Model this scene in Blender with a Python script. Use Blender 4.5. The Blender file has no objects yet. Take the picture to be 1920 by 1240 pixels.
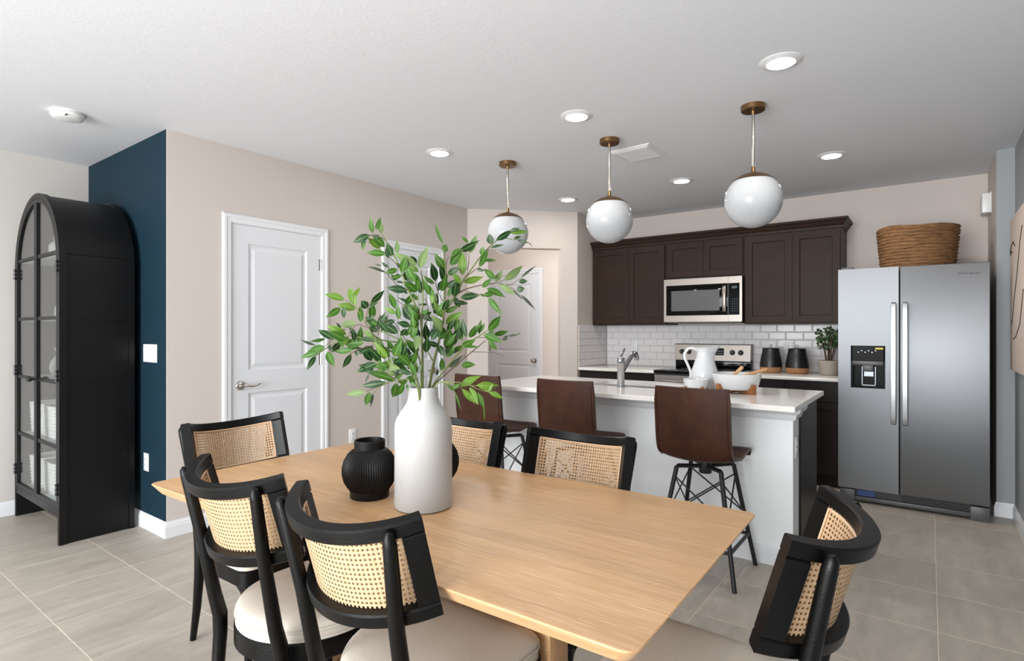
import bpy, bmesh, math, random
from mathutils import Vector, Matrix
from math import sin, cos, pi, sqrt, radians
random.seed(7)
S = bpy.context.scene
COL = S.collection

# ------------------------------------------------------------------ camera, world, lights, exposure
YAW = radians(36.5)
FPX = 1057.0
CAM_H = 1.30
cam_d = bpy.data.cameras.new('camera')
cam_d.sensor_width = 36.0
cam_d.lens = 36.0 * FPX / 1920.0
cam_d.shift_y = 1.0 / 1920.0
cam_d.clip_start = 0.02
cam = bpy.data.objects.new('camera', cam_d)
COL.objects.link(cam)
cam.location = (0, 0, CAM_H)
cam.rotation_euler = (pi / 2, 0, YAW)
S.camera = cam

wd = bpy.data.worlds.new('world')
S.world = wd
wd.use_nodes = True
bgn = wd.node_tree.nodes['Background']
bgn.inputs[0].default_value = (0.80, 0.90, 1.0, 1)
bgn.inputs[1].default_value = 1.6

def area(name, loc, rot, sx, sy, power, col=(1, 1, 1), spread=None):
    d = bpy.data.lights.new(name, 'AREA')
    d.shape = 'RECTANGLE'
    d.size, d.size_y, d.energy, d.color = sx, sy, power, col
    if spread: d.spread = spread
    o = bpy.data.objects.new(name, d)
    o.location = loc
    o.rotation_euler = rot
    COL.objects.link(o)
    return o

# daylight entering through the sliding doors and the side window behind the camera
area('daylight_rear', (-1.45, -4.45, 1.30), (pi / 2, 0, 0), 3.7, 2.4, 590, (0.965, 0.985, 1.0))
area('daylight_side', (-5.10, -1.6, 1.45), (pi / 2, 0, -pi / 2), 2.2, 1.6, 9, (0.96, 0.98, 1.0))
# added up-facing fill behind the camera, brightens the ceiling
area('bounce_fill', (-0.45, -1.5, 0.5), (pi, 0, 0), 1.7, 3.4, 82, (0.975, 0.985, 1.0))
S.view_settings.view_transform = 'Standard'
S.view_settings.look = 'None'
S.view_settings.gamma = 1.0
S.view_settings.use_curve_mapping = False
S.view_settings.exposure = -0.18

# ------------------------------------------------------------------ helpers
def lin(c):
    c = c / 255.0
    return c / 12.92 if c <= 0.04045 else ((c + 0.055) / 1.055) ** 2.4
def L(r, g, b): return (lin(r), lin(g), lin(b), 1.0)

MATS = {}
def mat(name, rgb, rough=0.5, metal=0.0, var=None, bump=None, coat=0.0, spec=0.5, trans=0.0, sub=0.0,
        emit=None, aniso=0.0, stretch=(1, 1, 1), rand=0.0, detail=4.0, rvar=0.0):
    """var=(scale, other rgb, amount), bump=(scale, strength, distance)"""
    m = bpy.data.materials.new(name)
    m.use_nodes = True
    nt = m.node_tree
    b = nt.nodes['Principled BSDF']
    b.inputs['Base Color'].default_value = L(*rgb)
    b.inputs['Roughness'].default_value = rough
    b.inputs['Metallic'].default_value = metal
    b.inputs['Specular IOR Level'].default_value = spec
    b.inputs['Coat Weight'].default_value = coat
    b.inputs['Coat Roughness'].default_value = 0.05
    b.inputs['Transmission Weight'].default_value = trans
    if sub:
        b.inputs['Subsurface Weight'].default_value = sub
        b.inputs['Subsurface Radius'].default_value = (0.02, 0.02, 0.02)
    if aniso:
        b.inputs['Anisotropic'].default_value = aniso
    if emit:
        b.inputs['Emission Color'].default_value = (*emit[0], 1)
        b.inputs['Emission Strength'].default_value = emit[1]
    tc = mp = None
    if var or bump or rand:
        tc = nt.nodes.new('ShaderNodeTexCoord')
        mp = nt.nodes.new('ShaderNodeMapping')
        mp.inputs['Scale'].default_value = stretch
        nt.links.new(tc.outputs['Object'], mp.inputs['Vector'])
        src = mp.outputs['Vector']
        if rand:
            oi = nt.nodes.new('ShaderNodeObjectInfo')
            ml = nt.nodes.new('ShaderNodeMath'); ml.operation = 'MULTIPLY'; ml.inputs[1].default_value = 37.0
            nt.links.new(oi.outputs['Random'], ml.inputs[0])
            ad = nt.nodes.new('ShaderNodeVectorMath'); ad.operation = 'ADD'
            nt.links.new(src, ad.inputs[0]); nt.links.new(ml.outputs[0], ad.inputs[1])
            src = ad.outputs[0]
    if var:
        n = nt.nodes.new('ShaderNodeTexNoise')
        n.inputs['Scale'].default_value = var[0]
        n.inputs['Detail'].default_value = detail
        n.inputs['Roughness'].default_value = 0.65
        nt.links.new(src, n.inputs['Vector'])
        r = nt.nodes.new('ShaderNodeValToRGB')
        r.color_ramp.elements[0].position = 0.5 - 0.5 * var[2]
        r.color_ramp.elements[1].position = 0.5 + 0.5 * var[2]
        r.color_ramp.elements[0].color = L(*var[1])
        r.color_ramp.elements[1].color = L(*rgb)
        nt.links.new(n.outputs[0], r.inputs[0])
        out = r.outputs[0]
        if rand:
            hv = nt.nodes.new('ShaderNodeHueSaturation')
            mr = nt.nodes.new('ShaderNodeMapRange')
            mr.inputs['To Min'].default_value = 1 - rand; mr.inputs['To Max'].default_value = 1 + rand
            nt.links.new(oi.outputs['Random'], mr.inputs['Value'])
            nt.links.new(mr.outputs[0], hv.inputs['Value'])
            nt.links.new(out, hv.inputs['Color'])
            out = hv.outputs[0]
        nt.links.new(out, b.inputs['Base Color'])
        if rvar:
            mr2 = nt.nodes.new('ShaderNodeMapRange')
            mr2.inputs['To Min'].default_value = rough - rvar; mr2.inputs['To Max'].default_value = rough + rvar
            nt.links.new(n.outputs[0], mr2.inputs['Value']); nt.links.new(mr2.outputs[0], b.inputs['Roughness'])
    if bump:
        n2 = nt.nodes.new('ShaderNodeTexNoise')
        n2.inputs['Scale'].default_value = bump[0]
        n2.inputs['Detail'].default_value = 3
        nt.links.new(src, n2.inputs['Vector'])
        bp = nt.nodes.new('ShaderNodeBump')
        bp.inputs['Strength'].default_value = bump[1]
        bp.inputs['Distance'].default_value = bump[2]
        nt.links.new(n2.outputs[0], bp.inputs['Height'])
        nt.links.new(bp.outputs[0], b.inputs['Normal'])
    MATS[name] = m
    return m

class MB:
    """collects shapes into one mesh"""
    def __init__(s): s.bm = bmesh.new(); s.M = None
    def _add(s, verts, faces):
        vs = [s.bm.verts.new(s.M @ Vector(v) if s.M else v) for v in verts]
        out = []
        for f in faces:
            try: out.append(s.bm.faces.new([vs[i] for i in f]))
            except ValueError: pass
        return out
    def box(s, x0, y0, z0, x1, y1, z1, bev=0.0, seg=2):
        t = bmesh.new()
        vs = [t.verts.new(v) for v in ((x0, y0, z0), (x1, y0, z0), (x1, y1, z0), (x0, y1, z0), (x0, y0, z1), (x1, y0, z1), (x1, y1, z1), (x0, y1, z1))]
        for f in ((3, 2, 1, 0), (4, 5, 6, 7), (0, 1, 5, 4), (1, 2, 6, 5), (2, 3, 7, 6), (3, 0, 4, 7)):
            t.faces.new([vs[i] for i in f])
        if bev:
            bmesh.ops.bevel(t, geom=t.edges[:], offset=bev, segments=seg, profile=0.5, affect='EDGES')
        t.verts.index_update()
        s._add([v.co.copy() for v in t.verts], [[v.index for v in f.verts] for f in t.faces])
        t.free()
        return s
    def lathe(s, prof, n=32, c=(0, 0), cap=True):
        V, F = [], []
        m = len(prof)
        for (r, z) in prof:
            for k in range(n):
                a = 2 * pi * k / n
                V.append((c[0] + r * cos(a), c[1] + r * sin(a), z))
        for i in range(m - 1):
            for k in range(n):
                F.append((i * n + k, i * n + (k + 1) % n, (i + 1) * n + (k + 1) % n, (i + 1) * n + k))
        if cap:
            F.append(tuple(range(n - 1, -1, -1)))
            F.append(tuple((m - 1) * n + k for k in range(n)))
        s._add(V, F)
        return s
    def cyl(s, p0, p1, r, r2=None, n=16): return s.tube([p0, p1], [r, r if r2 is None else r2], n)
    def tube(s, path, rad, n=8, ell=1.0, up=(0, 0, 1), closed=False, cap=True):
        P = [Vector(p) for p in path]
        m = len(P)
        R = rad if hasattr(rad, '__len__') else [rad] * m
        V, F = [], []
        prev = None
        for i in range(m):
            if closed: d = P[(i + 1) % m] - P[i - 1]
            else: d = P[min(i + 1, m - 1)] - P[max(i - 1, 0)]
            d.normalize()
            if prev is None:
                u = Vector(up)
                u = u - d * u.dot(d)
                if u.length < 1e-3: u = Vector((1, 0, 0)) - d * d.x
                if u.length < 1e-3: u = Vector((0, 1, 0)) - d * d.y
            else: u = prev - d * prev.dot(d)
            u.normalize()
            prev = u.copy()
            w = d.cross(u)
            for k in range(n):
                a = 2 * pi * (k + 0.5) / n
                V.append(P[i] + u * (cos(a) * R[i]) + w * (sin(a) * R[i] * ell))
        for i in range(m - 1 + (1 if closed else 0)):
            j = (i + 1) % m
            for k in range(n):
                F.append((i * n + k, i * n + (k + 1) % n, j * n + (k + 1) % n, j * n + k))
        if cap and not closed:
            F.append(tuple(range(n - 1, -1, -1)))
            F.append(tuple((m - 1) * n + k for k in range(n)))
        s._add(V, F)
        return s
    def loops(s, rings, closed_ring=True, cap=True, closed=False):
        """skin a list of vertex rings of equal length"""
        n = len(rings[0]); m = len(rings)
        V = [v for r in rings for v in r]
        F = []
        for i in range(m - 1 + (1 if closed else 0)):
            j = (i + 1) % m
            for k in range(n if closed_ring else n - 1):
                F.append((i * n + k, i * n + (k + 1) % n, j * n + (k + 1) % n, j * n + k))
        if cap and not closed and closed_ring:
            F.append(tuple(range(n - 1, -1, -1)))
            F.append(tuple((m - 1) * n + k for k in range(n)))
        s._add(V, F)
        return s
    def prism(s, poly, axis, a, b):
        """poly: 2-D points; axis 'x','y','z' is the extrusion axis from a to b"""
        def p3(u, v, t):
            return {'x': (t, u, v), 'y': (u, t, v), 'z': (u, v, t)}[axis]
        return s.loops([[p3(u, v, a) for u, v in poly], [p3(u, v, b) for u, v in poly]])
    def build(s, name, m, parent=None, smooth=35, loc=None, rot=None, sub=0):
        bm = s.bm
        bmesh.ops.recalc_face_normals(bm, faces=bm.faces[:])
        me = bpy.data.meshes.new(name)
        bm.to_mesh(me); bm.free()
        for mm in (m if isinstance(m, (list, tuple)) else [m]): me.materials.append(mm)
        if smooth:
            me.shade_smooth(); me.set_sharp_from_angle(angle=radians(smooth))
        return link(name, me, parent, loc, rot)

def link(name, me, parent=None, loc=None, rot=None):
    o = bpy.data.objects.new(name, me)
    COL.objects.link(o)
    if parent: o.parent = parent
    if loc: o.location = loc
    if rot: o.rotation_euler = rot
    return o
def tag(o, label, cat, group=None):
    o['label'] = label; o['category'] = cat
    if group: o['group'] = group
    return o
def thing(name, label, cat, loc=(0, 0, 0), rz=0.0, group=None):
    o = bpy.data.objects.new(name, None)
    o.empty_display_size = 0.05
    COL.objects.link(o)
    o.location = loc; o.rotation_euler = (0, 0, rz)
    return tag(o, label, cat, group)
def struct(o): o['kind'] = 'structure'; return o
def sroot(name, loc=(0, 0, 0), rz=0.0):
    o = bpy.data.objects.new(name, None); COL.objects.link(o)
    o.location = loc; o.rotation_euler = (0, 0, rz)
    return struct(o)
def kids(o): return [c for c in COL.objects if c.parent == o]
def copy_tree(o, parent=None):
    c = o.copy(); COL.objects.link(c)
    if parent: c.parent = parent
    for ch in kids(o): copy_tree(ch, c)
    return c

def slab(mb, W, H, T, panels, prof):
    """front face at y=0 facing -y, x 0..W, z 0..H, back at y=T; panels (x0,z0,x1,z1); prof list of (inset, depth)"""
    xs = sorted({0, W, *[p[0] for p in panels], *[p[2] for p in panels]})
    zs = sorted({0, H, *[p[1] for p in panels], *[p[3] for p in panels]})
    for i in range(len(xs) - 1):
        for j in range(len(zs) - 1):
            x0, x1, z0, z1 = xs[i], xs[i + 1], zs[j], zs[j + 1]
            if any(abs(p[0] - x0) < 1e-6 and abs(p[1] - z0) < 1e-6 for p in panels):
                rings = [[(x0, 0, z0), (x1, 0, z0), (x1, 0, z1), (x0, 0, z1)]]
                for (ins, dep) in prof:
                    rings.append([(x0 + ins, dep, z0 + ins), (x1 - ins, dep, z0 + ins), (x1 - ins, dep, z1 - ins), (x0 + ins, dep, z1 - ins)])
                V = [v for r in rings for v in r]; F = []
                for a in range(len(rings) - 1):
                    for k in range(4): F.append((a * 4 + k, a * 4 + (k + 1) % 4, (a + 1) * 4 + (k + 1) % 4, (a + 1) * 4 + k))
                a = len(rings) - 1
                F.append((a * 4, a * 4 + 1, a * 4 + 2, a * 4 + 3))
                mb._add(V, F)
            else:
                mb._add([(x0, 0, z0), (x1, 0, z0), (x1, 0, z1), (x0, 0, z1)], [(0, 1, 2, 3)])
    per = [(x, 0, 0) for x in xs] + [(W, 0, z) for z in zs[1:]] + [(x, 0, H) for x in xs[::-1][1:]] + [(0, 0, z) for z in zs[::-1][1:-1]]
    mb.loops([per, [(x, T, z) for x, y, z in per]], cap=False)
    mb._add([(0, T, 0), (0, T, H), (W, T, H), (W, T, 0)], [(0, 1, 2, 3)])
    bmesh.ops.remove_doubles(mb.bm, verts=mb.bm.verts[:], dist=1e-5)
    return mb

# ------------------------------------------------------------------ materials
BEIGE = mat('beige_paint', (198, 189, 183), 0.75, bump=(260, 0.12, 0.002), spec=0.3)
HALLP = mat('hall_paint', (212, 201, 193), 0.75, bump=(260, 0.12, 0.002), spec=0.3)
LEFTP = mat('left_wall_paint', (195, 190, 185), 0.75, bump=(260, 0.12, 0.002), spec=0.3)
TEAL = mat('dark_teal_paint', (20, 43, 55), 0.65, bump=(260, 0.1, 0.002), spec=0.15)
GREYW = mat('cool_grey_wall', (150, 154, 157), 0.7, bump=(260, 0.12, 0.002), spec=0.3)  # cooler and greyer than the beige walls
CEIL = mat('ceiling_paint', (224, 226, 230), 0.9, bump=(60, 0.14, 0.004), spec=0.2)
TRIM = mat('white_trim', (222, 223, 226), 0.35, var=(3, (218, 220, 223), 0.6))
DOORW = mat('white_door_paint', (214, 216, 220), 0.42, bump=(180, 0.06, 0.002))
PLATE = mat('white_plastic', (226, 226, 226), 0.35)
SLOT = mat('dark_slot', (40, 40, 42), 0.5)
TILEM = mat('porcelain_tile', (196, 187, 174), 0.45, var=(3.2, (154, 146, 136), 0.6), bump=(40, 0.06, 0.002), stretch=(4.5, 1.3, 1), rand=0.03, detail=14, rvar=0.06)
GROUT = mat('pale_grout', (222, 209, 193), 0.9, bump=(300, 0.2, 0.002))
OAK = mat('limed_oak', (214, 170, 123), 0.40, var=(6, (190, 146, 104), 0.45), bump=(60, 0.10, 0.002), stretch=(0.55, 11, 11), detail=12, rvar=0.08)
BLACKW = mat('black_stained_ash', (7, 7, 7), 0.36, var=(14, (3, 3, 3), 0.6), bump=(30, 0.25, 0.002), stretch=(3, 3, 14), spec=0.22)
CANE = mat('cane_webbing', (208, 178, 142), 0.55, var=(120, (172, 134, 96), 0.7), bump=(500, 0.6, 0.001))
REED = mat('reed_spline', (214, 180, 148), 0.5)
LINEN = mat('oatmeal_linen', (212, 204, 192), 0.9, var=(260, (192, 183, 170), 0.8), bump=(900, 0.5, 0.001))
WHITEC = mat('matte_white_ceramic', (190, 189, 187), 0.38, var=(6, (184, 183, 181), 0.7), spec=0.3)
GLAZE = mat('white_glaze', (214, 216, 218), 0.08, coat=0.3)
BLACKC = mat('matte_black_ceramic', (16, 15, 15), 0.5, var=(30, (10, 10, 10), 0.6), spec=0.25)
BLACKS = mat('satin_black_stoneware', (24, 24, 26), 0.35)
CLAY = mat('tan_clay', (176, 128, 88), 0.6, var=(60, (150, 106, 72), 0.6))
CABW = mat('espresso_cabinet', (52, 38, 31), 0.45, var=(7, (40, 29, 24), 0.7), bump=(25, 0.08, 0.001), stretch=(1, 1, 0.7), spec=0.13)
CABD = mat('espresso_base_cabinet', (40, 33, 30), 0.36, var=(7, (30, 25, 23), 0.7), stretch=(4, 4, 0.4), spec=0.15)
QUARTZ = mat('white_quartz', (238, 234, 230), 0.10, var=(40, (230, 225, 220), 0.6))
ISLW = mat('island_grey_paint', (236, 238, 239), 0.6, bump=(260, 0.1, 0.002), spec=0.35)
SUBWAY = mat('glossy_white_tile', (216, 213, 214), 0.16, bump=(12, 0.06, 0.002), spec=0.25)
HANDLE = mat('polished_handle_steel', (186, 188, 191), 0.33, 1.0)
STEEL = mat('brushed_stainless', (141, 143, 146), 0.5, 1.0, aniso=0.78)
_tg = STEEL.node_tree.nodes.new('ShaderNodeTangent'); _tg.direction_type = 'RADIAL'; _tg.axis = 'Z'
STEEL.node_tree.links.new(_tg.outputs[0], STEEL.node_tree.nodes['Principled BSDF'].inputs['Tangent'])
STEELW = mat('warm_stainless', (150, 144, 138), 0.36, 1.0)
CHROME = mat('chrome', (176, 178, 181), 0.08, 1.0)
NICKEL = mat('satin_nickel', (190, 186, 180), 0.22, 1.0)
BRASS = mat('aged_brass', (150, 118, 82), 0.36, 1.0, var=(20, (128, 98, 66), 0.8))
OPAL = mat('opal_glass', (172, 174, 177), 0.05, spec=0.18)
BLKGL = mat('black_glass', (8, 8, 9), 0.06, spec=0.16)
BLKPL = mat('black_plastic', (22, 22, 23), 0.4)
DKGREY = mat('dark_grey_plastic', (78, 78, 80), 0.4)
FRSIDE = mat('fridge_side_black', (14, 15, 18), 0.5)
LEATHER = mat('brown_leather', (78, 44, 28), 0.45, var=(14, (40, 22, 16), 0.7), bump=(220, 0.12, 0.001), detail=8, rvar=0.06, spec=0.22)
BLKMET = mat('black_powder_metal', (22, 22, 23), 0.45)
CABMET = mat('blackened_iron', (12, 12, 13), 0.42, var=(5, (5, 5, 6), 0.8), bump=(60, 0.05, 0.001), detail=6, spec=0.33)
CABBACK = mat('grey_cabinet_back', (172, 178, 177), 0.6)
WOODL = mat('pale_beech', (206, 160, 118), 0.5, var=(20, (188, 142, 100), 0.6), stretch=(1, 1, 8))
ACACIA = mat('acacia_wood', (170, 112, 66), 0.5, var=(18, (140, 88, 50), 0.6), stretch=(1, 1, 4))
BASKM = mat('seagrass', (172, 126, 80), 0.75, var=(16, (66, 42, 24), 0.5), bump=(90, 0.9, 0.006), stretch=(1, 1, 7), detail=6)
WICKW = mat('white_wicker', (236, 234, 230), 0.7, bump=(140, 0.8, 0.006), stretch=(1, 1, 1.6))
LEAFM = [mat('leaf_dark', (30, 66, 26), 0.4, var=(3, (20, 48, 22), 0.8), spec=0.3), mat('leaf_mid', (62, 104, 28), 0.42, var=(3, (44, 80, 24), 0.8), spec=0.22),
         mat('leaf_light', (94, 128, 38), 0.45, var=(3, (74, 106, 32), 0.8), spec=0.25), mat('leaf_grey', (112, 132, 84), 0.5, var=(3, (92, 114, 68), 0.8), spec=0.25),
         mat('leaf_dusk', (52, 62, 50), 0.45, spec=0.3)]
STEMG = mat('green_stem', (112, 126, 62), 0.55, var=(20, (86, 92, 52), 0.7))
STEMB = mat('brown_twig', (84, 66, 50), 0.6)
JADE = mat('jade_leaf', (70, 98, 56), 0.35, var=(20, (38, 62, 36), 0.8))
POTG = mat('grey_pot', (160, 150, 140), 0.65)
LAMP = mat('lamp_lens', (255, 255, 255), 0.4, emit=((1.0, 0.94, 0.86), 165.0))
YELLOW = mat('yellow_sticker', (220, 205, 60), 0.5)
BLUEP = mat('blue_plastic', (20, 60, 120), 0.4)
CANVAS = mat('canvas_print', (214, 198, 186), 0.8, var=(4, (206, 188, 176), 0.7))
INK = mat('ink', (20, 20, 20), 0.7)
GREYT = mat('grey_mark', (120, 124, 128), 0.3, 0.6)
def glass_mat(name, tint, refl=0.08):
    m = bpy.data.materials.new(name); m.use_nodes = True
    nt = m.node_tree; nt.nodes.clear()
    o = nt.nodes.new('ShaderNodeOutputMaterial'); mx = nt.nodes.new('ShaderNodeMixShader')
    t = nt.nodes.new('ShaderNodeBsdfTransparent'); g = nt.nodes.new('ShaderNodeBsdfGlossy'); lw = nt.nodes.new('ShaderNodeLayerWeight'); lw.inputs[0].default_value = 0.5
    pw = nt.nodes.new('ShaderNodeMath'); pw.operation = 'POWER'; pw.inputs[1].default_value = 5.0
    fr = nt.nodes.new('ShaderNodeMath'); fr.operation = 'MULTIPLY_ADD'; fr.inputs[1].default_value = 0.96; fr.inputs[2].default_value = 0.04
    nt.links.new(lw.outputs['Facing'], pw.inputs[0]); nt.links.new(pw.outputs[0], fr.inputs[0])
    t.inputs[0].default_value = (*tint, 1); g.inputs[1].default_value = 0.03
    nt.links.new(fr.outputs[0], mx.inputs[0]); nt.links.new(t.outputs[0], mx.inputs[1]); nt.links.new(g.outputs[0], mx.inputs[2])
    nt.links.new(mx.outputs[0], o.inputs[0])
    return m
GLASS = glass_mat('clear_pane', (0.93, 0.95, 0.95))
# limed oak: pale open-pore streaks and slightly different boards over the base grain
nt = OAK.node_tree; b = nt.nodes['Principled BSDF']
src = b.inputs['Base Color'].links[0].from_socket
tc = nt.nodes.new('ShaderNodeTexCoord')
def _noise(scl, st, det):
    mp = nt.nodes.new('ShaderNodeMapping'); mp.inputs['Scale'].default_value = st
    n = nt.nodes.new('ShaderNodeTexNoise'); n.inputs['Scale'].default_value = scl; n.inputs['Detail'].default_value = det
    nt.links.new(tc.outputs['Object'], mp.inputs[0]); nt.links.new(mp.outputs[0], n.inputs['Vector']); return n.outputs[0]
def _ramp(sock, p0, p1, v0, v1):
    r = nt.nodes.new('ShaderNodeMapRange'); r.inputs['From Min'].default_value = p0; r.inputs['From Max'].default_value = p1
    r.inputs['To Min'].default_value = v0; r.inputs['To Max'].default_value = v1; nt.links.new(sock, r.inputs['Value']); return r.outputs[0]
f1 = _ramp(_noise(9, (1.2, 42, 42), 3), .54, .70, 0, .55)
mx = nt.nodes.new('ShaderNodeMixRGB'); mx.inputs[2].default_value = L(236, 207, 168)
nt.links.new(f1, mx.inputs[0]); nt.links.new(src, mx.inputs[1])
f2 = _ramp(_noise(3.2, (.35, 2.6, 2.6), 1), .35, .65, .90, 1.06)
hs = nt.nodes.new('ShaderNodeHueSaturation'); nt.links.new(f2, hs.inputs['Value']); nt.links.new(mx.outputs[0], hs.inputs['Color'])
nt.links.new(hs.outputs[0], b.inputs['Base Color'])
# leaf veins: a paler midrib along the leaf, lit through from behind
for m in LEAFM:
    nt = m.node_tree; b = nt.nodes['Principled BSDF']
    b.inputs['Transmission Weight'].default_value = 0.0
    uv = nt.nodes.new('ShaderNodeTexCoord'); sx = nt.nodes.new('ShaderNodeSeparateXYZ')
    nt.links.new(uv.outputs['Object'], sx.inputs[0])
    ab = nt.nodes.new('ShaderNodeMath'); ab.operation = 'ABSOLUTE'; nt.links.new(sx.outputs[0], ab.inputs[0])
    lt = nt.nodes.new('ShaderNodeMath'); lt.operation = 'LESS_THAN'; lt.inputs[1].default_value = 0.035; nt.links.new(ab.outputs[0], lt.inputs[0])
    mx = nt.nodes.new('ShaderNodeMixRGB'); mx.inputs[2].default_value = L(150, 172, 104)
    ml = nt.nodes.new('ShaderNodeMath'); ml.operation = 'MULTIPLY'; ml.inputs[1].default_value = 0.45; nt.links.new(lt.outputs[0], ml.inputs[0])
    nt.links.new(ml.outputs[0], mx.inputs[0])
    if b.inputs['Base Color'].links:
        src = b.inputs['Base Color'].links[0].from_socket; nt.links.new(src, mx.inputs[1])
    else: mx.inputs[1].default_value = b.inputs['Base Color'].default_value
    nt.links.new(mx.outputs[0], b.inputs['Base Color'])
    tr = nt.nodes.new('ShaderNodeBsdfTranslucent'); nt.links.new(mx.outputs[0], tr.inputs[0])
    ms = nt.nodes.new('ShaderNodeMixShader'); ms.inputs[0].default_value = 0.15
    nt.links.new(b.outputs[0], ms.inputs[1]); nt.links.new(tr.outputs[0], ms.inputs[2])
    nt.links.new(ms.outputs[0], nt.nodes['Material Output'].inputs[0])

# ------------------------------------------------------------------ room shell
H = 2.57
XL, XB, YB = -5.22, -3.85, 1.555          # left wall, beige wall, teal wall
YK = 5.93                                  # kitchen back wall
XR, XS, YS = 0.478, 0.38, 5.21             # right wall, stub wall, stub face
KX, KY = -3.02, 5.255                      # corner of diagonal and kitchen side wall
REAR = -4.6
def wall(name, x0, y0, x1, y1, m, z0=0.0, z1=H):
    return struct(MB().box(x0, y0, z0, x1, y1, z1).build(name, m, smooth=0))
floor = struct(MB().box(-5.6, REAR - .2, -0.12, 0.7, 6.3, -0.0012).build('floor', GROUT, smooth=0))
PT = 0.4485
tme = None
for i in range(-12, 2):
    for j in range(-2, 12):
        x0, y0 = 0.03 + i * PT, 1.25 + (j - 3) * PT
        x1, y1 = min(x0 + PT, XR), min(y0 + PT, 6.0)
        if x1 - x0 < .05 or y1 - y0 < .05 or x0 < -5.7: continue
        g = 0.0017
        if x1 < XR and y1 < 6.0 and tme:
            link('tile', tme, floor, (x0, y0, 0)); continue
        o = MB().box(g, g, -0.012, x1 - x0 - g, y1 - y0 - g, 0.0, 0.0012, 1).build('tile', TILEM, floor, smooth=0, loc=(x0, y0, 0))
        if x1 < XR and y1 < 6.0: tme = o.data
# floor beyond the single tiles, behind the camera
yb = 1.25 - 5 * PT
o = MB()
for i in range(-12, 2):
    for j in range(-10, -2):
        x0, y0 = 0.03 + i * PT, 1.25 + (j - 3) * PT
        if x0 < -5.7: continue
        o.box(x0 + .0022, y0 + .0022, -0.012, min(x0 + PT, XR) - .0022, y0 + PT - .0022, 0)
o = o.build('tiles_behind', TILEM, floor, smooth=0); o['kind'] = 'stuff'; o.name = 'tile_field'

struct(MB().box(-5.6, REAR - .2, H, 0.7, 6.3, H + .12).build('ceiling', CEIL, smooth=0))
# left wall with a window behind the camera
wl = MB(); wl.box(XL - .12, REAR, 0, XL, -2.7, H).box(XL - .12, -0.5, 0, XL, YB + .12, H).box(XL - .12, -2.7, 0, XL, -0.5, .65).box(XL - .12, -2.7, 2.25, XL, -0.5, H)
struct(wl.build('wall_left', LEFTP, smooth=0))
wall('wall_accent', XL, YB, XB - .005, YB + .12, TEAL)
wp = MB(); wp.box(XB - .12, YB + .001, 0, XB, 1.962, H).box(XB - .12, 1.962, 2.046, XB, 2.676, H).box(XB - .12, 2.676, 0, XB, 3.345, H)
wp.box(XB - .12, 3.345, 2.046, XB, 4.0, H).box(XB - .12, 4.0, 0, XB, 4.445, H)
struct(wp.build('wall_pantry', BEIGE, smooth=0))
dg = sroot('wall_diagonal', (XB, 4.425, 0), radians(45))
LD = 1.174
MB().box(0, 0, 0, .215, .12, H).build('wall_section', BEIGE, dg, smooth=0)
MB().box(.215, 0, 2.175, .99, .12, H).build('header', BEIGE, dg, smooth=0)
MB().box(.99, 0, 0, LD, .12, H).build('wall_section', BEIGE, dg, smooth=0)
wall('wall_kitchen_side', KX - .12, KY, KX, YK + .12, BEIGE)
wb = wall('wall_back', KX, YK, XS + .2, YK + .12, BEIGE)
wall('wall_stub', XS, YS, XR + .15, YK, [GREYW, BEIGE])
st = bpy.data.objects['wall_stub']
for p in st.data.polygons:
    if p.normal.x < -.9: p.material_index = 1
wall('wall_right', XR, REAR, XR + .12, YS - .0005, GREYW)
# rear wall with wide sliding door opening behind the camera
wr = MB(); wr.box(XL, REAR - .12, 0, -4.5, REAR, H).box(-.1, REAR - .12, 0, XR, REAR, H).box(-4.5, REAR - .12, 2.35, -.1, REAR, H)
struct(wr.build('wall_rear', BEIGE, smooth=0))
# small hall behind the diagonal opening
wh = MB(); wh.box(-5.42, 6.0, 0, -4.82, 6.12, H).box(-4.82, 6.0, 2.046, -4.01, 6.12, H).box(-4.01, 6.0, 0, KX - .12, 6.12, H)
struct(wh.build('wall_hall', HALLP, smooth=0))
wall('wall_hall_left', -5.42, 4.45, -5.3, 6.0, HALLP)
wall('wall_hall_front', -5.42, 4.33, XB - .12, 4.45, HALLP)
hl = bpy.data.lights.new('hall_fill', 'POINT'); hl.energy = 20; hl.shadow_soft_size = .12; hl.color = (1, .985, .97)  # added fill without a fitting, brightens the hall
ho = bpy.data.objects.new('hall_fill', hl); ho.location = (-3.95, 5.0, 2.2); COL.objects.link(ho)

wf = MB()
for x in (-4.5, -3.07, -1.53, -.16): wf.box(x, REAR - .09, 0, x + .06, REAR - .03, 2.35)
wf.box(-4.44, REAR - .09, 2.29, -.16, REAR - .03, 2.35).box(-4.44, REAR - .09, 0, -.16, REAR - .03, .06)
w1 = sroot('window_1'); wf.build('window_frame', TRIM, w1, smooth=0)
wf = MB()
wf.box(XL - .09, -2.7, .65, XL - .03, -2.65, 2.25).box(XL - .09, -.55, .65, XL - .03, -.5, 2.25).box(XL - .09, -1.625, .7, XL - .03, -1.575, 2.2)
wf.box(XL - .09, -2.65, .65, XL - .03, -.55, .7).box(XL - .09, -2.65, 2.2, XL - .03, -.55, 2.25)
w2 = sroot('window_2'); wf.build('window_frame', TRIM, w2, smooth=0)

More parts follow.
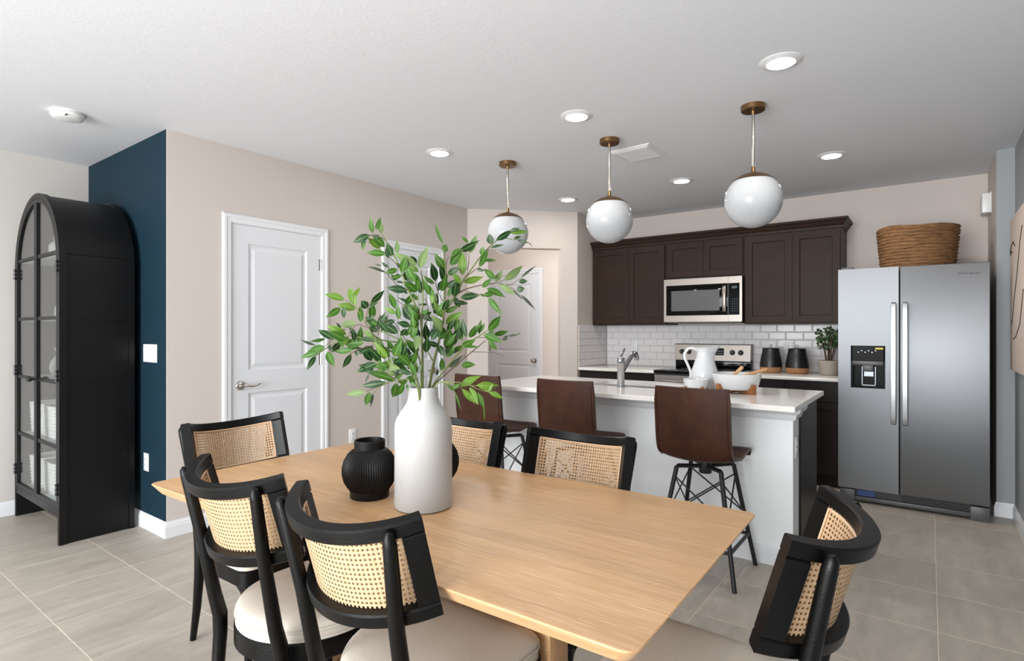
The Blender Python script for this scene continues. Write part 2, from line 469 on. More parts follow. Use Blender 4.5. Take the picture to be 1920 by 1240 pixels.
BBP = [(0, 0), (.014, 0), (.014, .068), (.011, .074), (.011, .082), (.007, .090), (.004, .1), (0, .1)]
def baseboard(name, p0, p1, nx, ny, ext0=0, ext1=0):
    """straight baseboard along p0-p1 with outward normal (nx,ny)"""
    d = Vector((p1[0] - p0[0], p1[1] - p0[1])); d.normalize()
    mb = MB()
    rings = []
    for (px, py), e in ((p0, -ext0), (p1, ext1)):
        rings.append([(px + nx * u + d.x * e * u / .014, py + ny * u + d.y * e * u / .014, v) for u, v in BBP])
    mb.loops(rings)
    return struct(mb.build(name, TRIM, smooth=0))
baseboard('baseboard_left', (XL, -.5), (XL, YB), 1, 0, 0, -.014)
baseboard('baseboard_accent', (XL, YB), (XB, YB), 0, -1, -.014, .014)
baseboard('baseboard_pantry_front', (XB, YB), (XB, 1.905), 1, 0, .014, 0)
baseboard('baseboard_pantry_middle', (XB, 2.737), (XB, 3.289), 1, 0)
baseboard('baseboard_pantry_rear', (XB, 4.05), (XB, 4.425), 1, 0)
q = sqrt(.5)
baseboard('baseboard_diagonal_left', (XB, 4.425), (XB + .215 * q, 4.425 + .215 * q), q, -q)
baseboard('baseboard_diagonal_right', (XB + .99 * q, 4.425 + .99 * q), (KX, KY), q, -q, 0, .005)
baseboard('baseboard_hall', (-5.3, 6.0), (-4.9, 6.0), 0, -1)
baseboard('baseboard_hall_right', (-3.94, 6.0), (KX - .12, 6.0), 0, -1)
baseboard('baseboard_stub', (XS, YS), (XR, YS), 0, -1, .014, -.014)
baseboard('baseboard_right', (XR, 0.0), (XR, YS), -1, 0, 0, -.014)

# ------------------------------------------------------------------ interior doors
def casing(mb, W, Hh, cw=.062, t=.016):
    """profiled casing round an opening 0..W x 0..Hh, front at y=-t"""
    prof = [(0, 0), (0, -.008), (.008, -.011), (.030, -.011), (.036, -t), (.052, -t), (cw, -.009), (cw, 0)]
    path = [(0, 0, -1, 0), (0, Hh, -1, 1), (W, Hh, 1, 1), (W, 0, 1, 0)]
    rings = []
    for (x, z, sx, sz) in path:
        rings.append([(x + sx * u, y, z + sz * u) for u, y in prof])
    return mb.loops(rings)
def interior_door(name, loc, rz, W, Hh, hinge_right, knob):
    r = sroot(name, loc, rz)
    casing(MB(), W, Hh).build('casing', TRIM, r, smooth=0)
    fr = MB(); fr.box(-.001, .0, 0, .004, .09, Hh).box(W - .004, .0, 0, W + .001, .09, Hh).box(0, 0, Hh - .004, W, .09, Hh + .001)
    fr.build('jamb', TRIM, r, smooth=0)
    g = .0045
    w, h = W - 2 * g - .002, Hh - .016
    m = .118
    s = MB()
    slab(s, w, h, .035, [(m, .19, w - m, .855), (m, 1.01, w - m, h - .125)],
         [(.002, .0005), (.008, .007), (.018, .0095), (.026, .0095), (.046, .0035), (.05, .003)])
    s.build('slab', DOORW, r, smooth=0, loc=(g + .001, .003, .011))
    hx = .065 if hinge_right else W - .065
    if knob:
        k = MB(); k.M = Matrix.Translation((hx, .003, .92)) @ Matrix.Rotation(pi / 2, 4, 'X')
        k.lathe([(.0, 0), (.032, 0), (.032, .006), (.012, .012), (.011, .03), (.022, .036), (.028, .048), (.026, .058), (.012, .064), (0, .065)], 24, cap=False)
        k.build('knob', NICKEL, r, 60)
    else:
        k = MB(); k.M = Matrix.Translation((hx, .003, .92)) @ Matrix.Rotation(pi / 2, 4, 'X')
        k.lathe([(.0, 0), (.033, 0), (.033, .005), (.026, .011), (.013, .014), (.012, .045), (0, .046)], 24, cap=False)
        k.M = None
        dx = 1 if hinge_right else -1
        k.tube([(hx, -.042, .92), (hx + dx * .03, -.046, .921), (hx + dx * .065, -.046, .914), (hx + dx * .10, -.046, .922), (hx + dx * .125, -.044, .93)], [.009, .009, .0085, .008, .005], 10)
        k.build('lever_handle', NICKEL, r, 60)
    xx = W - .004 if hinge_right else .004
    for z in (.21, 1.08, 1.82):
        hg = MB(); hg.cyl((xx, -.004, z - .045), (xx, -.004, z + .045), .006, n=10)
        hg.box(xx - .016, -.001, z - .044, xx + .016, .004, z + .044)
        hg.build('hinge', NICKEL, r)
    return r
interior_door('door_1', (XB, 1.962, 0), pi / 2, .714, 2.046, True, False)
interior_door('door_2', (XB, 3.345, 0), pi / 2, .655, 2.046, False, False)
interior_door('door_3', (-4.82, 6.0, 0), 0, .81, 2.046, False, True)

# ------------------------------------------------------------------ wall plates
def plate(name, label, cat, loc, rz, w, h, kind, n=1):
    t = thing(name, label, cat, loc, rz)
    MB().box(-w / 2, -.006, -h / 2, w / 2, 0, h / 2, .003).build('cover_plate', PLATE, t)
    for k in range(n):
        cx = (k - (n - 1) / 2) * .046
        if kind == 'switch':
            MB().box(cx - .0165, -.0095, -.033, cx + .0165, -.004, .033, .002).build('rocker', PLATE, t)
        else:
            for s in (-1, 1):
                MB().box(cx - .017, -.009, s * .0195 - .014, cx + .017, -.004, s * .0195 + .014, .003).build('socket', PLATE, t)
                b = MB(); b.box(cx - .009, -.0096, s * .0195 - .002, cx - .006, -.006, s * .0195 + .008).box(cx + .006, -.0096, s * .0195 - .002, cx + .009, -.006, s * .0195 + .006)
                b.box(cx - .002, -.0096, s * .0195 - .010, cx + .002, -.006, s * .0195 - .006)
                b = b.build('socket_slot', SLOT, t, smooth=0); b['kind'] = 'stuff'
    return t
plate('light_switch', 'white four gang rocker light switch plate on the dark teal wall', 'switch', (-4.085, YB, 1.155), 0, .208, .118, 'switch', 4)
plate('wall_outlet', 'white outlet low on the dark teal wall beside black cabinet', 'outlet', (-4.145, YB, .437), 0, .074, .118, 'outlet')
plate('wall_outlet', 'white outlet low on the beige wall between the two left doors', 'outlet', (XB, 2.975, .43), pi / 2, .074, .118, 'outlet')

# ------------------------------------------------------------------ backsplash tiles (parts of the back wall and of the side wall)
def tile_mesh(w, h):
    mb = MB()
    mb.loops([[(0, .006, 0), (w, .006, 0), (w, .006, h), (0, .006, h)], [(0, .0025, 0), (w, .0025, 0), (w, .0025, h), (0, .0025, h)],
              [(.008, -.0015, .008), (w - .008, -.0015, .008), (w - .008, -.0015, h - .008), (.008, -.0015, h - .008)]], cap=False)
    mb._add([(.008, -.0015, .008), (w - .008, -.0015, .008), (w - .008, -.0015, h - .008), (.008, -.0015, h - .008)], [(0, 1, 2, 3)])
    return mb
TW, TH = .1524, .0752
full = None
rt_ = random.Random(5)
ws = bpy.data.objects['wall_kitchen_side']
def tiles(parent, x0, x1, place, rz):
    global full
    for r in range(6):
        z = .915 + r * TH
        x = x0 - (TW / 2 if r % 2 == 0 else 0)
        while x < x1 - .01:
            a, b = max(x, x0), min(x + TW, x1)
            if b - a > .012:
                if b - a > TW - .001 and full: link('tile', full, parent, place(a + .001, z), (rt_.uniform(-.006, .006), 0, rz + rt_.uniform(-.008, .008)))
                else:
                    o = tile_mesh(b - a - .002, TH - .002).build('tile', SUBWAY, parent, smooth=0, loc=place(a + .001, z), rot=(0, 0, rz))
                    if b - a > TW - .001: full = o.data
            x += TW
tiles(wb, KX + .007, -.5, lambda a, z: (a, YK - .006, z), 0)
tiles(ws, KY + .02, YK - .008, lambda a, z: (KX + .006, a, z), pi / 2)

# ------------------------------------------------------------------ upper cabinets
def shaker(name, parent, x, z, w, h, y, m=CABW, rail=.058):
    s = MB(); slab(s, w, h, .019, [(rail, rail, w - rail, h - rail)], [(.0005, .001), (.003, .009), (.006, .010)])
    return s.build(name, m, parent, smooth=0, loc=(x, y, z))
UF = 5.572
def upper(label, x0, x1, z0, z1, splits, group='espresso upper cabinets'):
    t = thing('upper_cabinet', label, 'cabinet', (x0, UF, z0), 0, group)
    W, Hh = x1 - x0, z1 - z0
    b = MB(); b.box(0, .02, 0, W, YK - UF - .002, Hh)
    b.build('carcass', CABW, t, smooth=0)
    g = .003
    n = len(splits) + 1
    ed = [0.012] + [s - x0 for s in splits] + [W - .012]
    for k in range(n):
        shaker('door', t, ed[k] + g / 2, .016, ed[k + 1] - ed[k] - g, Hh - .03, 0)
    return t
upper('tall espresso two door wall cabinet left of the microwave', KX + .004, -2.168, 1.365, 2.195, [-2.575])
upper('short espresso two door cabinet directly above the microwave', -2.166, -1.404, 1.825, 2.195, [-1.783])
upper('tall espresso two door wall cabinet between microwave and refrigerator', -1.402, -.602, 1.365, 2.195, [-.990])
cr = [(0, 0), (-.006, 0), (-.008, .018), (-.022, .034), (-.030, .050), (-.044, .064), (-.048, .072), (-.048, .085), (0, .085)]
mb = MB()
x0, x1 = KX + .001, -.602
rings = [[(x0, UF + .012 + u, 2.196 + v) for u, v in cr], [(x1 - u, UF + .012 + u, 2.196 + v) for u, v in cr], [(x1 - u, YK - .002, 2.196 + v) for u, v in cr]]
mb.loops(rings)
mb.box(x0, UF + .014, 2.276, x1, YK - .002, 2.2805)
o = mb.build('crown_molding', CABW, smooth=0)
tag(o, 'dark stepped crown molding running along the top of the wall cabinets', 'molding')

# ------------------------------------------------------------------ microwave
t = thing('microwave', 'stainless over the range microwave hung under short cabinet', 'microwave', (-2.163, 5.515, 1.39))
W, Hh = .757, .428
MB().box(0, .03, 0.0, W, YK - 5.515 - .01, Hh, .003).build('body', BLKPL, t)
d = MB(); slab(d, .63, Hh, .03, [(.022, .062, .6295, Hh - .062)], [(.004, .003), (.006, .008)]); d.build('door', STEELW, t, smooth=0)
bpy_door = kids(t)[-1]
MB().box(.026, .0035, .066, .6285, .012, Hh - .066, .002).build('door_glass', BLKGL, bpy_door)
MB().box(.075, .0025, .108, .55, .0045, Hh - .118).build('mesh_window', mat('microwave_screen', (84, 84, 85), 0.3, spec=.3), bpy_door, smooth=0)
hd = MB(); hd.tube([(.603, .005, .09), (.603, -.026, .10), (.603, -.038, .14), (.603, -.042, .214), (.603, -.038, .29), (.603, -.026, .33), (.603, .005, .34)], .017, 8, .45, up=(1, 0, 0))
hd.build('handle', STEELW, bpy_door)
c = MB(); slab(c, .125, Hh, .03, [(.0005, .062, .103, Hh - .062)], [(.0002, .003), (.0004, .006)]); c = c.build('control_panel', STEELW, t, smooth=0, loc=(.632, 0, 0))
MB().box(.001, .0035, .064, .101, .01, Hh - .064).build('keypad', BLKGL, c, smooth=0)
kb = MB()
for i in range(3):
    for j in range(6): kb.box(.034 + i * .022, .0028, .10 + j * .022, .040 + i * .022, .0034, .103 + j * .022)
kb = kb.build('key_print', GREYT, c, smooth=0); kb['kind'] = 'stuff'
MB().box(.03, .0028, Hh - .115, .08, .0034, Hh - .092).build('clock_display', mat('display', (40, 60, 56), .2), c, smooth=0)
b = MB(); b.box(.02, .05, -.012, W - .02, .33, 0.0)
b.build('vent_grille', BLKPL, t, smooth=0)

# ------------------------------------------------------------------ range
RX0 = -2.160
t = thing('kitchen_range', 'stainless electric range with black glass top and backguard', 'range', (RX0, 5.25, 0))
W = .756
MB().box(0, .03, .10, W, .64, .895).build('body', BLKPL, t, smooth=0)
MB().box(.03, .06, 0, W - .03, .6, .10).build('toe_base', BLKPL, t, smooth=0)
MB().box(-.0, -.012, .896, W, .60, .921, .004).build('glass_cooktop', BLKGL, t)
for (x, y, r) in ((.2, .16, .105), (.56, .16, .08), (.2, .44, .08), (.56, .44, .105)):
    rg = MB(); rg.lathe([(r, .9212), (r, .9218), (r - .004, .9218), (r - .004, .9212)], 40, (x, y), cap=False); rg.build('burner_ring', DKGREY, t, smooth=0)
bg = MB(); bg.box(0, .585, .915, W, .655, 1.01, .004); bg.build('backguard_base', BLKGL, t)
bg = MB(); bg.prism([(.555, 1.0), (.575, 1.158), (.655, 1.158), (.655, 1.0)], 'x', 0, W); bg.build('control_panel', STEELW, t, smooth=0)
cp = kids(t)[-1]
bg = MB(); bg.prism([(.572, 1.1585), (.572, 1.168), (.66, 1.168), (.66, 1.1585)], 'x', -.003, W + .003); bg.build('panel_cap', DKGREY, t, smooth=0)
def pm(x, z): return Matrix.Translation((x, .555 + (z - 1.0) * .1266, z)) @ Matrix.Rotation(-.126, 4, 'X')
dsp = MB(); dsp.M = pm(.378, 1.09); dsp.box(-.125, -.003, -.036, .125, .004, .036, .001); dsp = dsp.build('display', BLKGL, cp, smooth=0)
kb = MB(); kb.M = pm(.378, 1.09)
for i in range(5):
    for j in range(2): kb.box(.02 + i * .02, -.0036, -.02 + j * .022, .031 + i * .02, -.0028, -.013 + j * .022)
kb = kb.build('key_print', GREYT, cp, smooth=0); kb['kind'] = 'stuff'
for x in (.075, .15, .585, .665):
    k = MB(); k.M = pm(x, 1.085) @ Matrix.Rotation(pi / 2, 4, 'X')
    k.lathe([(0, 0), (.026, 0), (.026, .004), (.022, .006), (.020, .024), (.016, .027), (0, .027)], 24, cap=False); k.M = pm(x, 1.085); k.box(-.004, -.033, -.02, .004, -.02, .02, .001)
    k.build('knob', BLKPL, cp)
dd = MB(); slab(dd, W - .008, .6, .03, [(.12, .12, W - .128, .42)], [(.003, .002), (.006, .004)]); dd = dd.build('oven_door', STEELW, t, smooth=0, loc=(.004, 0, .275))
MB().box(.125, .001, .125, W - .133, .006, .415).build('oven_window', BLKGL, dd, smooth=0)
h = MB(); h.tube([(.06, 0, .545), (.06, -.04, .545), (.10, -.05, .545), (W - .108, -.05, .545), (W - .068, -.04, .545), (W - .068, 0, .545)], .011, 10); h.build('handle', STEELW, dd)
dr = MB(); dr.box(.004, 0, .105, W - .004, .03, .268, .003); dr.build('storage_drawer', STEELW, t)

# ------------------------------------------------------------------ base cabinets, countertops
def base_cab(label, x0, x1, front, back, z1, cols, mirror=False):
    t = thing('base_cabinet', label, 'cabinet', (x0, front, 0))
    W = x1 - x0; D = back - front
    MB().box(0, .02, .10, W, D, z1).build('carcass', CABD, t, smooth=0)
    MB().box(.0, .075, 0, W, .09, .10).build('toe_kick', CABD, t, smooth=0)
    cw = (W - .02) / cols
    for k in range(cols):
        x = .01 + k * cw
        dr = MB(); slab(dr, cw - .004, .145, .019, [(.0, .0, cw - .004, .145)], [(.002, .001)]); dr.build('drawer_front', CABD, t, smooth=0, loc=(x + .002, 0, z1 - .165))
        shaker('door', t, x + .002, .115, cw - .004, z1 - .29, 0, CABD)
    return t
base_cab('espresso base cabinet left of the range under white counter', KX + .012, -2.166, 5.278, YK - .001, .884, 2)
base_cab('espresso base cabinet between the range and the refrigerator', -1.398, -.585, 5.278, YK - .001, .884, 2)
o = MB().box(KX + .008, 5.255, .885, -2.164, YK - .008, .9145, .003).build('countertop', QUARTZ); tag(o, 'short white quartz countertop left of the range along tiled wall', 'countertop')
o = MB().box(-1.400, 5.255, .885, -.580, YK - .008, .9145, .003).build('countertop', QUARTZ); tag(o, 'white quartz countertop right of the range under canisters and plant', 'countertop')
plate('wall_outlet', 'white outlet on the white tile backsplash left of the range', 'outlet', (-2.665, YK - .0095, 1.135), 0, .074, .118, 'outlet')
plate('wall_outlet', 'white outlet on tile backsplash behind right black canister', 'outlet', (-1.085, YK - .0095, 1.135), 0, .074, .118, 'outlet')
plate('light_switch', 'white switch plate on tile backsplash between the two canisters', 'switch', (-1.235, YK - .0095, 1.135), 0, .074, .118, 'switch')

# ------------------------------------------------------------------ refrigerator
FX0, FY = -.562, 4.975
t = thing('refrigerator', 'tall stainless side by side refrigerator with ice dispenser', 'refrigerator', (FX0, FY, 0))
W = .893
MB().box(.005, .075, .03, W - .005, .86, 1.745, .004).build('body', FRSIDE, t)
split = .388
def fdoor(x0, x1, hx, hole=None):
    d = MB()
    Wd = x1 - x0
    z0, z1 = .108, 1.77
    if hole:
        slab(d, Wd, z1 - z0, .07, [(hole[0] - x0, hole[1] - z0, hole[2] - x0, hole[3] - z0)], [(.002, .004), (.012, .055)])
    else:
        d.box(0, 0, 0, Wd, .07, z1 - z0, .006, 3)
    return d.build('door', STEEL, t, smooth=30, loc=(x0, 0, z0))
HOLE = (.083, .872, .302, 1.190)
dl = fdoor(0.0, split - .005, 0, HOLE)
drr = fdoor(split + .004, W, 0)
DISPB = mat('dispenser_black', (5, 5, 6), 0.3, spec=0.06)
# dispenser inside left door (local to door)
hx0, hz0, hx1, hz1 = HOLE[0], HOLE[1] - .108, HOLE[2], HOLE[3] - .108
dp = MB(); dp.box(hx0 + .001, -.002, hz0 + .001, hx1 - .001, .006, hz0 + .010, .002).box(hx0 + .001, -.002, hz0, hx0 + .010, .006, hz1).box(hx1 - .010, -.002, hz0, hx1 - .001, .006, hz1).box(hx0 + .001, -.002, hz1 - .115, hx1 - .001, .05, hz1 - .001, .002)
dp.box(hx0 + .012, .050, hz0 + .012, hx1 - .012, .054, hz1 - .11).box(hx0 + .012, .004, hz0 + .011, hx1 - .012, .052, hz0 + .016)
dp.box(hx0 + .0125, .004, hz0 + .012, hx0 + .016, .052, hz1 - .11).box(hx1 - .016, .004, hz0 + .012, hx1 - .0125, .052, hz1 - .11)
dp = dp.build('dispenser', DISPB, dl, smooth=0)
MB().box(hx0 + .012, -.004, hz1 - .145, hx1 - .012, .004, hz1 - .115, .002).build('dispenser_bar', DKGREY, dl)
MB().box(hx0 + .075, .004, hz0 + .125, hx1 - .075, .045, hz1 - .14, .003).build('dispenser_spout', DKGREY, dl)
pd = MB(); pd.box(hx0 + .07, .02, hz0 + .02, hx0 + .075, .05, hz0 + .16).box(hx1 - .065, .02, hz0 + .02, hx1 - .06, .05, hz0 + .16).box(hx0 + .07, .02, hz0 + .018, hx1 - .06, .05, hz0 + .024).box(hx0 + .082, .022, hz0 + .085, hx1 - .072, .04, hz0 + .125, .003)
pd.build('dispenser_paddle', GREYT, dl, smooth=0)
MB().box(hx1 - .062, -.0032, hz1 - .026, hx1 - .012, -.002, hz1 - .014).build('sticker', YELLOW, dl, smooth=0)
ic = MB()
for k in range(6): ic.box(hx0 + .045 + k * .022, -.0028, hz1 - .052 + (k % 2) * .012, hx0 + .053 + k * .022, -.0019, hz1 - .046 + (k % 2) * .012)
ic = ic.build('touch_icons', GREYT, dl, smooth=0); ic['kind'] = 'stuff'
def fhandle(d, x):
    h = MB()
    pts = [(x, -.002, .512), (x, -.035, .520), (x, -.047, .56), (x, -.052, .95), (x, -.047, 1.345), (x, -.035, 1.388), (x, -.002, 1.396)]
    rings = []
    w = .0165; th = .007
    for i, (px, py, pz) in enumerate(pts):
        a = Vector(pts[min(i + 1, 6)]) - Vector(pts[max(i - 1, 0)]); a.normalize(); nn = Vector((0, -a.z, a.y))
        rings.append([(px - w, py - nn.y * th, pz - nn.z * th), (px + w, py - nn.y * th, pz - nn.z * th), (px + w * .8, py + nn.y * th, pz + nn.z * th), (px - w * .8, py + nn.y * th, pz + nn.z * th)])
    h.loops(rings); h.build('handle', HANDLE, d, smooth=20)
fhandle(dl, split - .005 - .030)
fhandle(drr, .030)
g = MB(); g.box(.03, .05, .02, W - .02, .09, .100)
for k in range(4): g.box(.40, .035, .050 + k * .012, W - .11, .06, .055 + k * .012)
g.build('toe_grille', BLKPL, t, smooth=0)
MB().box(.05, .022, .018, W - .10, .05, .048, .003).build('kick_rail', DKGREY, t)
MB().box(W - .105, .008, .0, W - .002, .10, .098, .004).build('foot_cover', DKGREY, t)
MB().box(.01, .008, .0, .11, .10, .098, .004).build('foot_cover', DKGREY, t)
MB().box(.125, .03, .054, .235, .05, .098).build('filter_cap', BLUEP, t, smooth=0)
MB().box(.02, .01, 1.7705, .10, .08, 1.785, .004).build('hinge_cover', DKGREY, t)
fc = bpy.data.curves.new('lettering', 'FONT'); fc.body = 'Whirlpool'; fc.size = .0275; fc.extrude = .0006; fc.align_x = 'CENTER'
fo = bpy.data.objects.new('lettering_src', fc); COL.objects.link(fo)
dgx = bpy.context.evaluated_depsgraph_get()
me = bpy.data.meshes.new_from_object(fo.evaluated_get(dgx)); bpy.data.objects.remove(fo)
me.materials.clear(); me.materials.append(mat('dark_lettering', (34, 37, 42), .4))
link('lettering', me, drr, (W - split - .004 - .112, -.001, 1.69 - .108), (pi / 2, 0, 0))

# basket on the refrigerator
t = thing('woven_basket', 'large brown seagrass basket standing on top of the refrigerator', 'basket', (-.075, 5.33, 1.7455))
bk = MB(); n = 72; rows = 14; Hb = .335
rings = []
for i in range(rows * 4 + 1):
    u = i / (rows * 4.0)
    r0 = .222 + .030 * u
    rr = []
    for k in range(n):
        a = 2 * pi * k / n
        r = r0 - .003 + .010 * abs(sin(u * rows * pi)) + .0025 * sin(a * 23 + i * 1.7) + .002 * sin(a * 41 - i)
        zz = u * Hb + u * u * (.007 * sin(a * 2 + .6) + .004 * sin(a * 5)) + .0015 * sin(a * 9 + i)
        rr.append((r * cos(a) * 1.03, r * sin(a) * .99, zz))
    rings.append(rr)
for i in range(6):
    u = 1 - i * .19
    rings.append([((.222 + .030 * u - .012) * cos(2 * pi * k / n) * 1.03, (.222 + .030 * u - .012) * sin(2 * pi * k / n) * .99, u * Hb + u * u * (.007 * sin(4 * pi * k / n + .6))) for k in range(n)])
bk.loops(rings); bk.build('woven_body', BASKM, t, 60)
rim = MB(); rim.tube([((.222 + .030 - .005) * cos(a) * 1.03, (.222 + .030 - .005) * sin(a) * .99, Hb + .007 * sin(a * 2 + .6) + .004 * sin(a * 5)) for a in [2 * pi * k / n for k in range(n)]], .009, 8, closed=True)
rim.build('rim', BASKM, t, 60)

# canisters
def canister(label, x, y):
    t = thing('canister', label, 'canister', (x, y, .9146), 0, 'black canisters on the back counter')
    MB().lathe([(.078, 0), (.088, .004), (.094, .02), (.0965, .045), (.0968, .052)], 40).build('clay_base', CLAY, t, 60)
    MB().lathe([(.0965, .0525), (.096, .075), (.090, .12), (.080, .17), (.074, .2), (.073, .212)], 40).build('jar', BLACKS, t, 50)
    l = MB(); l.lathe([(.074, .2125), (.076, .214), (.076, .222), (.070, .227), (.02, .229), (0, .229)], 40, cap=False); l = l.build('lid', BLACKS, t, 40)
    lp = MB(); lp.tube([(-.012, 0, .227), (-.014, 0, .243), (-.005, 0, .258), (.008, 0, .256), (.012, 0, .245), (.004, 0, .235), (.0, 0, .228)], .0032, 8); lp.build('leather_loop', STEMB, l)
    return t
canister('black stoneware canister with tan base, beside the range', -1.185, 5.66)
canister('black stoneware canister with tan base, beside the potted plant', -.965, 5.66)

# jade plant
t = thing('potted_plant', 'green jade plant in grey pot beside the refrigerator', 'plant', (-.705, 5.62, .9146))
MB().lathe([(.058, 0), (.068, .004), (.082, .06), (.088, .118), (.089, .128), (.081, .128), (.078, .112)], 40).build('pot', POTG, t, 50)
MB().lathe([(.0, .113), (.0785, .113)], 30, cap=False).build('soil', BLACKW, t)
sm = MB(); lf = MB()
rng = random.Random(3)
tips = []
for k in range(13):
    a = rng.uniform(0, 2 * pi); rr = rng.uniform(.03, .10); hh = rng.uniform(.22, .345) - rr * .5
    p = [(.02 * cos(a), .02 * sin(a), .11), (rr * .5 * cos(a + .2), rr * .5 * sin(a + .2), .11 + hh * .5), (rr * cos(a), rr * sin(a), .08 + hh)]
    sm.tube(p, [.006, .005, .003], 6)
    tips += [(Vector(p[2]), 11), (Vector(p[1]).lerp(Vector(p[2]), .5), 7)]
for (p, nn) in tips:
    for q in range(nn):
        d = Vector((rng.gauss(0, 1), rng.gauss(0, 1), rng.gauss(.35, .8))); d.normalize()
        c = p + d * .012; s = d.cross(Vector((rng.gauss(0, 1), rng.gauss(0, 1), rng.gauss(0, 1)))); s.normalize(); nrm = d.cross(s)
        l, w = rng.uniform(.026, .040), rng.uniform(.010, .014)
        v = [c, c + d * l * .45 + s * w + nrm * .003, c + d * l * .9 + s * w * .6, c + d * l, c + d * l * .9 - s * w * .6, c + d * l * .45 - s * w + nrm * .003, c + d * l * .5 - nrm * .004]
        lf._add(v, [(0, 1, 6), (1, 2, 6), (2, 3, 6), (3, 4, 6), (4, 5, 6), (5, 0, 6)])
sm = sm.build('stem', STEMB, t, 60); sm['kind'] = 'stuff'
lf = lf.build('foliage', JADE, t, 60); lf['kind'] = 'stuff'

# ------------------------------------------------------------------ island
IX0, IX1, IY0, IYC, IY1 = -2.66, -.597, 3.385, 3.552, 4.09
t = thing('kitchen_island', 'long grey painted kitchen island with dark cabinet end panel', 'island', (IX0, IY0, 0))
W = IX1 - IX0
MB().box(0, 0, 0, W, IYC - IY0, .884).build('pony_wall', ISLW, t, smooth=0)
MB().box(.02, IYC - IY0 + .0005, .10, W - .004, IY1 - IY0, .7).build('cabinet_carcass', CABD, t, smooth=0)
MB().box(W - .004, IYC - IY0 + .0005, 0.0, W + .012, IY1 - IY0 + .02, .884, .002).build('end_panel', CABD, t, smooth=0)
MB().box(.0, IYC - IY0 + .0005, 0.0, .016, IY1 - IY0 + .02, .884).build('end_panel', CABD, t, smooth=0)
rear = MB(); rear.box(.02, IY1 - IY0, .7, W - .004, IY1 - IY0 + .018, .884); rear.build('false_front', CABD, t, smooth=0)
for k in range(4):
    s = MB(); w = (W - .05) / 4; slab(s, w - .004, .57, .019, [(.058, .058, w - .062, .57 - .058)], [(.003, .009)])
    s.build('door', CABD, t, smooth=0, loc=(.022 + (k + 1) * w, IY1 - IY0 + .02, .115), rot=(0, 0, pi))
mo = [(0, .884), (-.045, .884), (-.045, .868), (-.040, .856), (-.022, .842), (-.018, .826), (-.012, .812), (0, .808)]
m_ = MB(); m_.loops([[(u, IYC - IY0, v) for u, v in mo], [(u, u, v) for u, v in mo], [(W - u, u, v) for u, v in mo], [(W - u, IYC - IY0, v) for u, v in mo]])
m_.build('cove_molding', TRIM, t, smooth=0)
m_ = MB(); m_.loops([[(-u, IYC - IY0, v) for u, v in BBP], [(-u, -u, v) for u, v in BBP], [(W + u, -u, v) for u, v in BBP], [(W + u, IYC - IY0, v) for u, v in BBP]])
m_.build('skirting', TRIM, t, smooth=0)
# worktop with sink cut-out
SX0, SX1, SY0, SY1 = -2.00, -1.38, 3.60, 3.99
CX0, CX1, CY0, CY1 = -2.722, -.545, 3.145, 4.115
def rrect(x0, y0, x1, y1, r, n=6):
    p = []
    for cx_, cy_, a0 in ((x1 - r, y1 - r, 0), (x0 + r, y1 - r, pi / 2), (x0 + r, y0 + r, pi), (x1 - r, y0 + r, 1.5 * pi)):
        for k in range(n + 1): p.append((cx_ + r * cos(a0 + pi / 2 * k / n), cy_ + r * sin(a0 + pi / 2 * k / n)))
    return p
inn = rrect(SX0, SY0, SX1, SY1, .07); outr = rrect(CX0, CY0, CX1, CY1, .006)
ct = MB(); b = .003
def ring(p, z, off=0):
    cx_, cy_ = (CX0 + CX1) / 2, (CY0 + CY1) / 2
    return [(x + (off if x < cx_ else -off), y + (off if y < cy_ else -off), z) for x, y in p]
ct.loops([[(x, y, .9145) for x, y in inn], ring(outr, .9145, b), ring(outr, .9115), ring(outr, .888), ring(outr, .885, b), [(x, y, .885) for x, y in inn]], closed=True, cap=False)
o = ct.build('island_countertop', QUARTZ, smooth=0); tag(o, 'long white quartz countertop on the grey island', 'countertop')
t = thing('sink', 'undermount stainless sink set into the island countertop', 'sink', ((SX0 + SX1) / 2, (SY0 + SY1) / 2, .72))
sk = MB(); dx, dy = (SX1 - SX0) / 2, (SY1 - SY0) / 2
def rl(e, z, r=.07): return [(x, y, z) for x, y in rrect(-dx - e, -dy - e, dx + e, dy + e, r)]
sk.loops([rl(.012, .164), rl(-.001, .164), rl(-.004, .12), rl(-.012, .02), rl(-.05, .004, .05), rl(-.14, .0, .02)])
sk.build('basin', STEEL, t, 60)
MB().lathe([(.0, .006), (.04, .006), (.042, .003)], 24, cap=False).build('drain', CHROME, t)
# faucet
t = thing('faucet', 'chrome single lever faucet standing on the island countertop', 'faucet', (-1.70, 3.553, .9145))
MB().lathe([(0, 0), (.029, 0), (.029, .006), (.025, .008), (.0245, .160), (.0255, .162), (.0255, .198), (.022, .203), (0, .204)], 28, cap=False).build('body', CHROME, t, 40)
f = MB(); f.tube([(0, .015, .10), (.006, .09, .165), (.011, .16, .218), (.013, .185, .228)], [.016, .0155, .0155, .0165], 16); f.build('spout', CHROME, t, 60)
f = MB(); f.tube([(.012, .176, .232), (.015, .205, .222), (.016, .222, .196), (.016, .222, .176)], [.015, .019, .018, .016], 16); f.build('spray_head', CHROME, t, 60)
f = MB(); f.tube([(0, 0, .202), (0, .004, .216), (.006, .03, .25), (.008, .042, .262)], [.012, .011, .009, .008], 10, .6); f.build('lever', CHROME, t, 60)
plate('wall_outlet', 'white outlet on the narrow right end of the grey island', 'outlet', (IX1, 3.47, .655), pi / 2, .074, .118, 'outlet')

